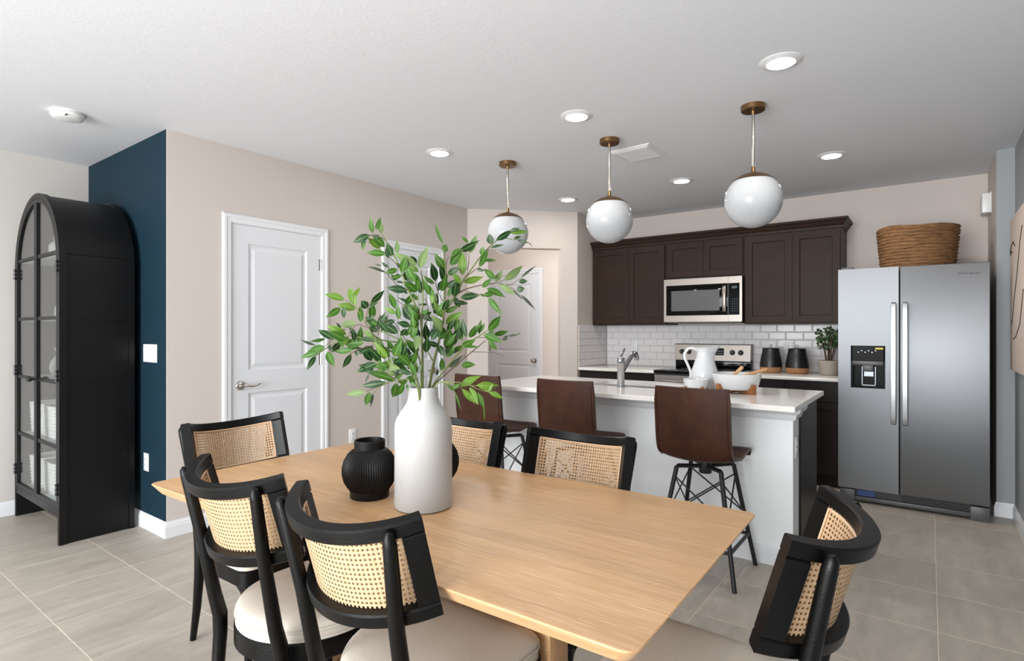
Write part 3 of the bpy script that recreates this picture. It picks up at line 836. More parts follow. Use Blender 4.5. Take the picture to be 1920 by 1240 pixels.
# pitcher
t = thing('pitcher', 'tall white glazed pitcher standing on the island counter', 'pitcher', (-1.205, 3.79, .9146), radians(18))
pt = MB(); n = 40
prof = [(.0, 0), (.058, 0), (.063, .004), (.063, .012), (.070, .022), (.085, .055), (.088, .085), (.082, .125), (.066, .175), (.054, .21), (.049, .232), (.050, .25), (.056, .268), (.060, .275), (.056, .273), (.046, .25), (.044, .21), (.06, .15), (.0, .02)]
rings = []
for i, (r, z) in enumerate(prof):
    rr = []
    for k in range(n):
        a = 2 * pi * k / n
        sp = max(0, cos(a)) ** 5 if z > .2 and 9 <= i <= 15 else 0
        up = max(0, (z - .2) / .075)
        x = r * cos(a) + sp * up * .05; y = r * sin(a) * (1 - .25 * sp * up)
        rr.append((x, y, z + sp * up * .022 - up * .012 * max(0, -cos(a)) ** 2 * 0))
    rings.append(rr)
pt.loops(rings, cap=False); pt.build('body', GLAZE, t, 60)
hn = MB(); hn.tube([(-.047, 0, .255), (-.072, 0, .272), (-.105, 0, .268), (-.128, 0, .235), (-.126, 0, .20), (-.106, 0, .155), (-.09, 0, .115), (-.088, 0, .085), (-.094, 0, .07)], [.009, .0095, .01, .01, .0095, .009, .009, .009, .006], 10, .8)
hn.build('handle', GLAZE, t, 60)
# bowls on wooden stands
def bowl(label, x, y, r, h, st, rz):
    t = thing('bowl', label, 'bowl', (x, y, .9146), rz)
    b = MB()
    z0 = st
    b.lathe([(0, z0), (r * .70, z0), (r * .80, z0 + h * .06), (r * .86, z0 + h * .2), (r * .93, z0 + h * .55), (r * .985, z0 + h * .92), (r, z0 + h), (r - .004, z0 + h + .002), (r - .009, z0 + h), (r * .92 - .004, z0 + h * .6), (r * .82, z0 + h * .24), (r * .7, z0 + h * .12), (0, z0 + .010)], 48, cap=False)
    b.build('bowl_body', GLAZE, t, 50)
    return t
def stand(label, x, y, r, h, rz):
    t = thing('bowl_stand', label, 'stand', (x, y, .9146), rz)
    for k in range(2):
        a = MB(); a.M = Matrix.Rotation(k * pi / 2, 4, 'Z'); e = .0 if k == 0 else .0004
        w = .014 if r > .1 else .008
        a.box(-r * .9, -w, .004 + e, r * .9, w, h - .002 + e)
        a.build('cross_bar', ACACIA, t, smooth=0)
    for k in range(4):
        a = MB(); a.M = Matrix.Rotation(k * pi / 2, 4, 'Z'); w = .015 if r > .1 else .0085
        a.prism([(r * .62, 0), (r * 1.0, 0), (r * 1.0, h + r * .26), (r * .93, h + r * .26), (r * .83, h + r * .1), (r * .62, h - .004)], 'y', -w, w)
        a.build('foot', ACACIA, t, smooth=0)
    return t
bowl('large white serving bowl holding two wooden spoons on the island', -.97, 3.67, .148, .098, .022, 0)
stand('wooden cross stand under the large white serving bowl', -.97, 3.67, .148, .022, radians(58))
bowl('small white bowl in front of the white pitcher on the island', -1.195, 3.585, .079, .064, .016, 0)
stand('small wooden stand under the small white bowl', -1.195, 3.585, .079, .016, radians(50))
def spoon(label, p0, p1):
    t = thing('serving_spoon', label, 'spoon', p0)
    v = Vector(p1) - Vector(p0)
    s = MB(); s.tube([(0, 0, 0), v * .25, v * .6, v * .93, v], [.011, .009, .0105, .0125, .007], 10, .7, up=(0, 0, 1)); s.build('handle', WOODL, t, 60)
    s = MB(); e = -v.normalized()
    s.tube([v * .06, e * .02, e * .05, e * .07], [.011, .022, .02, .006], 12, .35, up=(0, 0, 1)); s.build('spoon_bowl', WOODL, t, 60)
spoon('wooden spoon leaning upright at left in the large bowl', (-1.03, 3.69, .985), (-.935, 3.69, 1.077))
spoon('wooden spoon leaning low over the right rim of large bowl', (-1.02, 3.65, .985), (-.822, 3.81, 1.06))

# ------------------------------------------------------------------ pendants
def pendant(label, x, y, zc=2.036, r=.154):
    t = thing('pendant_lamp', label, 'pendant', (x, y, H), 0, 'globe pendants over the island')
    d = zc - H
    MB().lathe([(0, 0), (.065, 0), (.065, -.026), (.061, -.03), (.012, -.031), (.010, -.048), (0, -.049)], 36, cap=False).build('canopy', BRASS, t, 40)
    MB().cyl((0, 0, -.045), (0, 0, d + r + .02), .0085, n=14).build('rod', NICKEL, t)
    n = 40; zs = r * .80
    g = [(r * cos(a), d + r * sin(a)) for a in [-pi / 2 + (math.asin(.71) + pi / 2) * k / 30 for k in range(31)]]
    g[0] = (0, d - r)
    MB().lathe(g, 48, cap=False).build('globe', OPAL, t, 60)
    r2 = r + .0025
    c = [(r2 * cos(a), d + r2 * sin(a)) for a in [math.asin(.70) + (pi / 2 - math.asin(.70)) * k / 9 for k in range(9)]]
    c += [(.016, d + r2 + .001), (.012, d + r + .012), (.011, d + r + .034), (.009, d + r + .038)]
    MB().lathe(c, 48, cap=False).build('cap', BRASS, t, 50)
    return t
pendant('white globe pendant over the left end of the island, smallest of three', -2.552, 3.395)
pendant('white globe pendant over middle of the island, beside ceiling vent', -1.703, 3.388)
pendant('white globe pendant over the right end of the island, largest looking', -.797, 3.362)

# recessed lights
def can(label, x, y):
    t = thing('recessed_light', label, 'light', (x, y, H), 0, 'recessed ceiling lights')
    MB().lathe([(.058, 0), (.094, 0), (.094, -.002), (.088, -.004), (.070, -.0095), (.065, -.0105), (.060, -.0098)], 48, cap=False).build('trim_ring', PLATE, t, 40)
    MB().lathe([(.0635, -.0100), (.055, -.0112), (0, -.0118)], 40, cap=False).build('lens', LAMP, t)
can('bright recessed ceiling light nearest the camera, above right pendant', -0.562, 2.888)
can('bright recessed ceiling light just left of the middle pendant canopy', -1.672, 2.900)
can('bright recessed ceiling light left of the left pendant canopy', -2.798, 2.915)
can('bright recessed ceiling light toward the refrigerator, right of right pendant', -0.567, 4.642)
can('bright recessed ceiling light between the middle and right pendant rods', -1.677, 4.670)
can('bright recessed ceiling light above the hall opening, farthest and smallest', -2.797, 4.685)

# air vent
t = thing('ceiling_vent', 'white square louvred air vent in the kitchen ceiling', 'vent', (-1.667, 3.765, H), radians(-2))
v = MB(); v.loops([[(x * s, y * s, z) for x, y in ((-1, -1), (1, -1), (1, 1), (-1, 1))] for s, z in ((.152, 0), (.152, -.004), (.122, -.016), (.118, -.016), (.118, 0))], cap=False)
v.build('frame', PLATE, t, smooth=0)
for k in range(9):
    s = MB(); y = -.104 + k * .026
    s.prism([(y - .0085, -.0135), (y + .0065, -.0165), (y + .0085, -.0155), (y - .0065, -.0125)], 'x', -.117, .117); s.build('slat', PLATE, t, smooth=0)
MB().box(-.118, -.118, -.0115, .118, .118, -.0105).build('slat_shade', mat('vent_shade', (96, 97, 99), .8), t, smooth=0)  # dark sheet put in for the shade between the slats
# smoke detector
t = thing('smoke_detector', 'round white smoke detector on the ceiling at upper left', 'detector', (-4.03, 1.098, H))
MB().lathe([(.0, 0), (.083, 0), (.084, -.010), (.0835, -.0105)], 48, cap=False).build('mounting_base', PLATE, t, 40)
MB().lathe([(.0825, -.0115), (.082, -.020), (.072, -.034), (.055, -.040), (.0, -.041)], 48, cap=False).build('cover', PLATE, t, 40)
MB().box(.052, -.03, -.036, .085, -.022, -.032).build('sensor_slot', SLOT, t, smooth=0)
# door chime
t = thing('door_chime', 'white door chime box high on the narrow stub wall', 'chime', (XS, 5.70, 2.28), -pi / 2)
MB().box(-.095, -.005, -.08, .095, 0, .08).build('back_plate', PLATE, t)
MB().box(-.09, -.055, -.075, .09, -.004, .075, .006).build('cover', PLATE, t)

# picture on right wall
t = thing('wall_art', 'pale canvas with black line drawing on right grey wall', 'picture', (XR, 4.66, 1.545), -pi / 2)
MB().box(-.41, -.036, -.505, .41, -.002, .505, .003).build('canvas', CANVAS, t)
ar = MB()
ar.tube([(-.395, -.0365, .27), (-.38, -.0365, .30), (-.33, -.0365, .325), (-.25, -.0365, .34), (-.15, -.0365, .30)], .0035, 6)
ar.tube([(-.40, -.0365, .262), (-.37, -.0365, .275), (-.34, -.0365, .29), (-.30, -.0365, .27)], .0025, 6)
ar.tube([(-.30, -.0365, -.2), (-.2, -.0365, -.05), (-.05, -.0365, .1), (.1, -.0365, .3), (.2, -.0365, .38)], .003, 6)
ar.tube([(-.25, -.0365, -.3), (-.1, -.0365, -.28), (.1, -.0365, -.2), (.25, -.0365, .0)], .003, 6)
ar.build('line_drawing', INK, t)

# ------------------------------------------------------------------ arched display cabinet
AX0, AX1, AY0, AY1 = -5.175, -4.232, 1.11, 1.512
AW, AD = AX1 - AX0, AY1 - AY0
ARC = AW / 2; AZS = 2.190 - ARC
t = thing('display_cabinet', 'tall black iron arched cabinet with glass doors by teal wall', 'cabinet', (AX0, AY0, 0))
CAB = t
TK = .022
def arch_pts(r, n=24): return [(ARC + r * cos(a), AZS + r * sin(a)) for a in [pi - pi * k / n for k in range(n + 1)]]
for (a, b, out) in ((0, TK, -1), (AW - TK, AW, 1)):
    s = MB(); s.box(a, .0, 0, b, AD, AZS)
    s.build('side_panel', CABMET, t, smooth=0)
    fr = MB()
    e0, e1 = (b, b + .009) if out > 0 else (a - .009, a)
    for (y0, y1, z0, z1) in ((.0, .040, .0, AZS), (AD - .03, AD, .0, AZS), (.04, AD - .03, 1.772, 1.80), (.04, AD - .03, 1.372, 1.392), (.04, AD - .03, .972, .992)):
        if z1 > AZS: continue
        fr.box(e0, y0, z0, e1, y1, z1)
    fr.build('side_frame', CABMET, t, smooth=0)
s = MB(); s.loops([[(x, 0, z) for x, z in arch_pts(ARC)], [(x, AD, z) for x, z in arch_pts(ARC)], [(x, AD, z) for x, z in arch_pts(ARC - TK)], [(x, 0, z) for x, z in arch_pts(ARC - TK)]], closed_ring=False, closed=True, cap=False)
s.build('arched_top', CABMET, t, 50)
fr = MB()
ro, ri = ARC + .009, ARC + .0005
for (y0, y1) in ((0, .03), (AD - .03, AD)):
    fr.loops([[(x, y0, z) for x, z in arch_pts(ro)], [(x, y1, z) for x, z in arch_pts(ro)], [(x, y1, z) for x, z in arch_pts(ri)], [(x, y0, z) for x, z in arch_pts(ri)]], closed_ring=False, closed=True, cap=False)
fr.box(ARC + sqrt(ro ** 2 - (1.786 - AZS) ** 2) - .006, .03, 1.772, ARC + sqrt(ro ** 2 - (1.786 - AZS) ** 2), AD - .03, 1.80)
fr.build('arch_band', CABMET, t, 50)
bp = [(TK, .20)] + [(TK, AZS)] + arch_pts(ARC - TK)[1:-1] + [(AW - TK, AZS), (AW - TK, .20)]
s = MB(); s.prism(bp, 'y', AD - .012, AD - .002); s.build('back_panel', CABBACK, t, smooth=0)
SHZ = [1.785, 1.382, .985, .588]
for z in SHZ:
    hw = AW / 2 - TK if z < AZS else sqrt((ARC - TK) ** 2 - (z - AZS + .012) ** 2)
    MB().box(AW / 2 - hw, .035, z - .012, AW / 2 + hw, AD - .013, z).build('shelf', CABBACK, t, smooth=0)
MB().box(TK, .025, .185, AW - TK, AD - .013, .215).build('bottom_shelf', CABBACK, t, smooth=0)
MB().box(TK, .002, .165, AW - TK, .024, .212).build('bottom_rail', CABMET, t, smooth=0)
def half_door(sgn):
    """one leaf; x measured from the cabinet centre toward the outside, mirrored by sgn"""
    d = bpy.data.objects.new('door', None); d.empty_display_size = .05; COL.objects.link(d); d.parent = t; d.location = (AW / 2, .0, 0)
    R0 = ARC - TK - .003; zb = .215; w = .026; c0 = .0015
    def ringp(ins):
        r = R0 - ins; a0 = math.acos((c0 + ins) / r)
        return [(sgn * (c0 + ins), zb + ins)] + [(sgn * r * cos(a0 * (1 - k / 16)), AZS + r * sin(a0 * (1 - k / 16))) for k in range(17)] + [(sgn * r, zb + ins)]
    o, i = ringp(0), ringp(w)
    f = MB(); f.loops([[(x, .0, z) for x, z in o], [(x, .022, z) for x, z in o], [(x, .022, z) for x, z in i], [(x, .0, z) for x, z in i]], closed=True, cap=False)
    f.build('door_frame', CABMET, d, 20)
    xi0, xi1 = c0 + w, R0 - w
    for z in SHZ:
        x1 = xi1 if z < AZS else sqrt((R0 - w + .004) ** 2 - (z - AZS) ** 2)
        MB().box(min(sgn * xi0, sgn * x1), .004, z - .011, max(sgn * xi0, sgn * x1), .018, z + .011).build('muntin', CABMET, d, smooth=0)
    lv = [zb + w] + SHZ[::-1]
    for k in range(4):
        MB().box(min(sgn * (xi0 - .004), sgn * (xi1 + .004)), .010, lv[k] + (.008 if k else -.004), max(sgn * (xi0 - .004), sgn * (xi1 + .004)), .013, lv[k + 1] - .008).build('pane', GLASS, d, smooth=0)
    r = R0 - w + .004; zz = SHZ[0] + .008
    pts = [(sgn * (xi0 - .004), zz)]; a1 = math.acos((xi0 - .004) / r); a2 = math.asin((zz - AZS) / r)
    pts += [(sgn * r * cos(a1 + (a2 - a1) * k / 12), AZS + r * sin(a1 + (a2 - a1) * k / 12)) for k in range(13)]
    p = MB(); p.prism(pts, 'y', .010, .013); p.build('pane', GLASS, d, smooth=0)
    kn = MB(); kn.M = Matrix.Translation((sgn * (c0 + w / 2), 0, .985)) @ Matrix.Rotation(pi / 2, 4, 'X')
    kn.lathe([(0, -.002), (.011, -.002), (.011, .002), (.006, .006), (.006, .02), (.014, .027), (.016, .034), (.012, .042), (0, .044)], 18, cap=False); kn.build('knob', BLKMET, d, 50)
    for z in (1.66, .99, .30):
        h = MB()
        for k in range(3): h.cyl((sgn * (R0 + .002), -.006, z + k * .026), (sgn * (R0 + .002), -.006, z + k * .026 + .020), .0075, n=10)
        h.build('hinge', BLKMET, d)
half_door(-1); half_door(1)
def cabvase(name, label, x, y, z, prof):
    t = thing(name, label, 'vase', (x, y, z))
    MB().lathe(prof, 32, cap=False).build('vessel', WHITEC, t, 50)
cabvase('bottle_vase', 'white shouldered bottle on the top shelf of the black cabinet', -4.985, 1.30, 1.7855, [(0, 0), (.044, 0), (.047, .01), (.05, .115), (.042, .135), (.021, .15), (.019, .20), (.015, .20), (.012, .15), (0, .02)])
cabvase('slim_vase', 'tall slim white bottle on the second shelf of the black cabinet', -4.84, 1.28, 1.3825, [(0, 0), (.028, 0), (.036, .03), (.034, .07), (.018, .12), (.017, .205), (.012, .21), (.012, .245), (.008, .245), (.007, .12), (0, .02)])
cabvase('round_vase', 'white round bellied vase on the middle shelf of black cabinet', -4.80, 1.28, .9855, [(0, 0), (.04, 0), (.062, .025), (.072, .065), (.062, .11), (.036, .145), (.034, .17), (.048, .20), (.044, .20), (.030, .17), (.05, .1), (0, .02)])
def wicker(label, x, z):
    t = thing('wicker_basket', label, 'basket', (x, 1.30, z), 0, 'white storage baskets in the cabinet')
    b = MB(); w, d, h = .115, .15, .215; n = 4
    rings = []
    for k in range(19):
        u = k / 18; e = .004 * (k % 2) + .008 * u
        rings.append([(px, py, u * h) for px, py in rrect(-w - e, -d - e + .03, w + e, d + e - .03, .02, 3)])
    for k in range(4):
        u = 1 - k * .3; rings.append([(px, py, max(u * h, .012)) for px, py in rrect(-w + .006, -d + .036, w - .006, d - .036, .014, 3)])
    b.loops(rings); b.build('woven_body', WICKW, t, 30)
wicker('white wicker basket, left one on the fourth shelf of cabinet', -4.985, .5885)
wicker('white wicker basket, right one on the fourth shelf of cabinet', -4.70, .5885)
wicker('white wicker basket, left one at the bottom of cabinet', -4.985, .2155)
wicker('white wicker basket, right one at the bottom of cabinet', -4.70, .2155)

# ------------------------------------------------------------------ dining table
TZ = .750
TL, TWD = 1.868, .918
TCX, TCY, TRZ = -1.343, 1.333, radians(1.1)
t = thing('dining_table', 'rectangular pale limed oak dining table under the white vase', 'table', (TCX, TCY, 0), TRZ)
tb = MB()
def tr(e, z, r=.03): return [(x, y, z) for x, y in rrect(-TL / 2 + e, -TWD / 2 + e, TL / 2 - e, TWD / 2 - e, r, 5)]
tb.loops([tr(.024, TZ - .036), tr(.003, TZ - .007), tr(.0005, TZ - .004), tr(.0, TZ - .0025), tr(.0015, TZ - .0005), tr(.004, TZ)])
tb.build('tabletop', OAK, t, 20)
for sx in (-1, 1):
    x = sx * (TL / 2 - .461)
    lg = MB(); lg.box(x - .041, -.05, .06, x + .041, .05, TZ - .09, .004); lg.build('post', OAK, t)
    lg = MB(); lg.prism([(-.33, 0), (.33, 0), (.33, .035), (.06, .075), (-.06, .075), (-.33, .035)], 'x', x - .041, x + .041); lg.build('foot', OAK, t, smooth=0)
    lg = MB(); lg.prism([(-.30, TZ - .0365), (.30, TZ - .0365), (.26, TZ - .085), (.06, TZ - .095), (-.06, TZ - .095), (-.26, TZ - .085)], 'x', x - .035, x + .035); lg.build('cross_rail', OAK, t, smooth=0)
MB().box(-TL / 2 + .50, -.02, .20, TL / 2 - .50, .02, .30, .004).build('stretcher', OAK, t)

# ------------------------------------------------------------------ dining chairs
CR, CPHI, CTH, CZ0, CHF = .269, 1.0072, .2772, .6955, .235
def fp(a, r, w):
    """point on the tilted back frame; a = angle round the back, r = radius, w = height in the frame"""
    lx, ly = r * sin(a), -(r * cos(a) - CR * cos(CPHI))
    return Vector((lx, ly * cos(CTH) - w * sin(CTH), CZ0 + ly * sin(CTH) + w * cos(CTH)))
def arc_bar(a0, a1, w0, w1, r0, r1, n, bev=.004):
    mb = MB(); rings = []
    sec = [(r0 + bev, w0), (r1 - bev, w0), (r1, w0 + bev), (r1, w1 - bev), (r1 - bev, w1), (r0 + bev, w1), (r0, w1 - bev), (r0, w0 + bev)]
    for k in range(n + 1):
        a = a0 + (a1 - a0) * k / n
        rings.append([fp(a, r, w) for r, w in sec])
    mb.loops(rings); return mb
RI, RO = CR - .034, CR + .001
SA = .178                                    # angular width of the end stiles
RH = .034                                    # rail height
def cane_mesh(r):
    mb = MB()
    a0, a1 = -CPHI + SA - .012, CPHI - SA + .012; w0, w1 = RH - .004, CHF - RH + .004
    nx = 38; nz = 15
    V, F = {}, []
    verts = []
    def vid(key, a, w):
        if key not in V: V[key] = len(verts); verts.append(fp(a, r, w))
        return V[key]
    da, dw = (a1 - a0) / nx, (w1 - w0) / nz
    for i in range(nx):
        for j in range(nz):
            ca, cw = a0 + (i + .5) * da, w0 + (j + .5) * dw
            out = [vid((2 * i + p, 2 * j + q_), ca + (p - 1) * da / 2, cw + (q_ - 1) * dw / 2) for p, q_ in ((2, 1), (2, 2), (1, 2), (0, 2), (0, 1), (0, 0), (1, 0), (2, 0))]
            hr = .29
            inn_ = [vid((i, j, k, 'h'), ca + hr * da * cos(k * pi / 4), cw + hr * dw * sin(k * pi / 4)) for k in range(8)]
            for k in range(8): F.append((out[k], out[(k + 1) % 8], inn_[(k + 1) % 8], inn_[k]))
    mb._add(verts, F); return mb
LEGP = {}
def make_chair():
    t = thing('dining_chair', 'x', 'chair', (0, 0, 0), 0, 'black cane back dining chairs round the table')
    # back frame
    arc_bar(-CPHI, CPHI, CHF - RH, CHF, RI, RO, 36).build('top_rail', BLACKW, t, 25)
    arc_bar(-CPHI, CPHI, 0, RH, RI, RO, 36).build('bottom_rail', BLACKW, t, 25)
    for s in (-1, 1):
        arc_bar(s * (CPHI - SA), s * (CPHI - .0008), RH + .0005, CHF - RH - .0005, RI + .0006, RO - .0006, 6, .003).build('stile', BLACKW, t, 25)
    for r in (RI + .0035, RI + .0105):
        cane_mesh(r).build('cane_panel', CANE, t, smooth=60)
    lo = []
    A0, A1, W0, W1 = -CPHI + SA + .012, CPHI - SA - .012, RH + .003, CHF - RH - .003
    lo += [fp(A0 + (A1 - A0) * k / 30, RI + .001, W0) for k in range(31)] + [fp(A1, RI + .001, W0 + (W1 - W0) * k / 6) for k in range(1, 6)]
    lo += [fp(A1 + (A0 - A1) * k / 30, RI + .001, W1) for k in range(31)] + [fp(A0, RI + .001, W1 + (W0 - W1) * k / 6) for k in range(1, 6)]
    MB().tube(lo, .0028, 6, closed=True).build('cane_border', REED, t, 60)
    # rear legs rising outside the back frame
    for s in (-1, 1):
        ptop, pmid = fp(s * .755, CR + .017, CHF - .010), fp(s * .645, CR + .016, 0.0)
        path = [ptop + Vector((0, 0, .006)), ptop + Vector((0, 0, -.004)), ptop.lerp(pmid, .10), ptop.lerp(pmid, .5), pmid]
        path += [Vector((s * .166, -.050, .505)), Vector((s * .166, -.034, .44)), Vector((s * .166, -.033, .38)), Vector((s * .165, -.040, .29)), Vector((s * .160, -.070, .15)), Vector((s * .154, -.116, 0.0))]
        rad = [.006, .0125, .0150, .0165, .0175, .0195, .0215, .0205, .0190, .0165, .0125]
        MB().tube(path, rad, 12, 1.0, up=(1, 0, 0)).build('rear_leg', BLACKW, t, 60)
    # seat: rounded at the back, straight sides, softly rounded front
    def so(e):
        p = [(-(.224 - e) * cos(k * pi / 28), .185 - (.236 - e) * sin(k * pi / 28)) for k in range(29)]
        yf, cr_ = .405 - e, .05
        p += [(.224 - e, .24), (.224 - e, .30)]
        p += [(.224 - e - cr_ + cr_ * cos(k * pi / 12), yf - cr_ + cr_ * sin(k * pi / 12)) for k in range(7)]
        p += [(-(.224 - e - cr_) - cr_ * sin(k * pi / 12), yf - cr_ + cr_ * cos(k * pi / 12)) for k in range(7)]
        return p + [(-(.224 - e), .30), (-(.224 - e), .24)]
    def zr(e, z):
        if e <= .03: return [(x, y, z) for x, y in so(e)]
        k = 1 - (e - .03) / .2
        return [(x * k, .175 + (y - .175) * k, z) for x, y in so(.03)]
    sf = MB(); sf.loops([zr(.03, .372), zr(.004, .372), zr(.0, .376), zr(.0, .424), zr(.004, .428), zr(.03, .428)], cap=False)
    sf.loops([zr(.028, .404), zr(.06, .404), zr(.16, .404)]); sf.build('seat_frame', BLACKW, t, 40)
    cu = MB(); cu.loops([zr(.012, .422), zr(.011, .430), zr(.006, .437), zr(.005, .447), zr(.010, .456), zr(.006, .461), zr(.003, .468), zr(.008, .478), zr(.024, .487), zr(.06, .494), zr(.12, .4975), zr(.18, .499), zr(.22, .4992)])
    cu = cu.build('seat_cushion', LINEN, t, 60)
    for z, e in ((.458, .0045), (.432, .0075)):
        MB().tube(zr(e, z), .0040, 6, closed=True).build('piping', LINEN, cu, 60)
    for s in (-1, 1):
        MB().tube([(s * .178, .348, .375), (s * .178, .350, .33), (s * .182, .366, .0)], [.021, .021, .0115], 12, 1.0, up=(1, 0, 0)).build('front_leg', BLACKW, t, 60)
        b = MB(); b.prism([(.345, .372), (.345, .31), (.330, .335), (.285, .36), (.26, .372)], 'x', s * .186 - .009, s * .186 + .009); b.build('corner_bracket', BLACKW, t, smooth=0)
    return t
CHAIRS = [(-1.056, .880, -.013, 'black chair with caned curved back nearest the camera, front side of table'),
          (-1.570, .885, -.002, 'black chair with caned curved back, left one on the front side of table'),
          (-.262, 1.345, 1.566, 'black chair with caned curved back at the right end of the table'),
          (-1.061, 1.794, 3.177, 'black caned chair on far side of table, in front of middle bar stool'),
          (-2.378, 1.265, -1.553, 'black caned chair at the left end of table before the white door'),
          (-1.653, 1.793, 3.141, 'black caned chair on far side of table, half hidden by white vase')]
proto = make_chair()
for k, (x, y, a, lab) in enumerate(CHAIRS):
    o = proto if k == 0 else copy_tree(proto)
    o.location = (x, y, 0); o.rotation_euler = (0, 0, a); o['label'] = lab

# ------------------------------------------------------------------ bar stools
def make_stool():
    t = thing('bar_stool', 'x', 'stool', (0, 0, 0), 0, 'brown leather bar stools at the island')
    prof = [(-.258, 1.008), (-.252, .93), (-.244, .85), (-.236, .77), (-.227, .71), (-.212, .668), (-.185, .638), (-.15, .624), (-.10, .618), (-.02, .622), (.06, .634), (.12, .644), (.155, .643), (.176, .632), (.188, .612)]
    hw = .196; nx = 8; th = .013
    rings = []
    m = len(prof)
    for i, (y, z) in enumerate(prof):
        a = Vector((0, prof[min(i + 1, m - 1)][0] - prof[max(i - 1, 0)][0], prof[min(i + 1, m - 1)][1] - prof[max(i - 1, 0)][1])); a.normalize()
        nrm = Vector((0, -a.z, a.y))
        fl = 1.0 if i < 5 else max(0, 1 - (i - 4) / 4)
        up = .022 * (0.3 if i > 8 else 1)
        cut = 0.02 if i == 0 else (.006 if i == 1 else 0)
        r1, r2 = [], []
        for k in range(nx + 1):
            x = (-1 + 2 * k / nx); 
            wgt = hw - (.008 if i == 0 or i == m - 1 else 0)
            c = Vector((x * wgt, y, z)) - nrm * (-up * x * x if False else up * x * x * (-1 if False else 1)) * -1
            e = th * (1 if abs(x) < .99 else .72)
            r1.append(c + nrm * e); r2.append(c - nrm * e)
        rings.append(r1 + r2[::-1])
    b = MB(); b.loops(rings); b = b.build('seat_shell', LEATHER, t, 40)
    # welt seam round the back panel
    def bp(i, x, off):
        y, z = prof[i]
        a = Vector((0, prof[min(i + 1, m - 1)][0] - prof[max(i - 1, 0)][0], prof[min(i + 1, m - 1)][1] - prof[max(i - 1, 0)][1])); a.normalize(); nrm = Vector((0, -a.z, a.y))
        return Vector((x * hw, y, z)) + nrm * (.022 * x * x) - nrm * off
    seam = [bp(7, -.93, .0135)] + [bp(i, -.93, .0135) for i in (6, 5, 4, 3, 2, 1)] + [bp(1, x, .0135) + Vector((0, 0, .055)) for x in (-.93, -.6, -.3, 0, .3, .6, .93)] + [bp(i, .93, .0135) for i in (1, 2, 3, 4, 5, 6, 7)]
    MB().tube(seam, .0022, 6).build('seam', LEATHER, b, 60)
    h = MB(); h.lathe([(0, .525), (.032, .525), (.034, .528), (.034, .592), (.06, .594), (.06, .606), (0, .606)], 24, cap=False); h.build('swivel_hub', BLKMET, t, 40)
    pl = MB(); pl.box(-.085, -.085, .600, .085, .085, .607); pl.build('mounting_plate', BLKMET, t, smooth=0)
    top, foot = .118, .210
    for sx in (-1, 1):
        for sy in (-1, 1):
            l = MB(); l.tube([(sx * .02, sy * .02, .563), (sx * (top - .006), sy * (top - .006), .569), (sx * top, sy * top, .562), (sx * foot, sy * foot, 0.0)], [.0115, .0115, .0125, .0115], 10, up=(.3, .1, 1)); l.build('leg', BLKMET, t, 50)
    zf = .178; f = .118 + (.562 - zf) / .562 * (foot - top)
    corners = [(-f, -f), (f, -f), (f, f), (-f, f)]
    for k in range(4):
        a, b2 = corners[k], corners[(k + 1) % 4]
        MB().cyl((a[0], a[1], zf), (b2[0], b2[1], zf), .0095, n=10).build('footrest_bar', BLKMET, t)
    def legpt(c, z):
        e = .118 + (.562 - z) / .562 * (foot - top); return (c[0] / f * e, c[1] / f * e, z)
    for k in range(4):
        a, b2 = corners[k], corners[(k + 1) % 4]
        MB().cyl(legpt(a, .515), legpt(b2, .30), .0042, n=6).build('cross_rod', BLKMET, t)
        MB().cyl(legpt(a, .30), legpt(b2, .515), .0042, n=6).build('cross_rod', BLKMET, t)
    return t
st0 = make_stool()
for k, (x, y, a, lab) in enumerate([(-.985, 3.112, 0.0, 'brown leather bar stool at right end of island, whole back in view'),
                                    (-1.742, 3.112, 0.0, 'brown leather bar stool in the middle, behind the far right chair'),
                                    (-2.420, 3.112, 0.0, 'brown leather bar stool at left end of island behind green leaves')]):
    o = st0 if k == 0 else copy_tree(st0)
    o.location = (x, y, 0); o.rotation_euler = (0, 0, a); o['label'] = lab

# ------------------------------------------------------------------ vases on the table
VX, VY = -1.277, 1.258
t = thing('bottle_vase', 'tall white bottle vase holding green branches on the oak table', 'vase', (VX, VY, TZ + .0005))
vp = [(0, 0), (.080, 0), (.088, .003), (.0905, .012), (.0900, .05), (.0895, .15), (.0895, .235), (.0885, .258), (.084, .276), (.074, .294), (.061, .311), (.052, .325), (.0475, .340), (.046, .36), (.0462, .372), (.0445, .374), (.0425, .372), (.0425, .34), (.06, .30), (.08, .24), (.08, .02), (0, .012)]
MB().lathe(vp, 64, cap=False).build('vessel', WHITEC, t, 50)
def rib_vase(label, x, y, rz=0):
    t = thing('ribbed_vase', label, 'vase', (x, y, TZ + .0005), rz)
    n = 144
    pr = [(0, 0), (.060, 0), (.063, .003), (.0635, .022), (.064, .026), (.072, .036), (.083, .055), (.0885, .078), (.0885, .098), (.083, .122), (.070, .144), (.057, .156), (.0515, .159), (.050, .161), (.0500, .186), (.0485, .189), (.044, .188), (.042, .16), (.06, .13), (.07, .06), (0, .02)]
    rings = []
    for i, (r, z) in enumerate(pr):
        amp = .0011 if 4 <= i <= 11 else 0
        rings.append([((r + amp * (1 if k % 2 else -1)) * cos(2 * pi * k / n), (r + amp * (1 if k % 2 else -1)) * sin(2 * pi * k / n), z) for k in range(n)])
    MB().loops(rings, cap=False).build('vessel', BLACKC, t, 25)
rib_vase('round ribbed black vase on the table left of white vase', -1.495, 1.225)
rib_vase('round black vase mostly hidden behind the white vase', -1.414, 1.443)

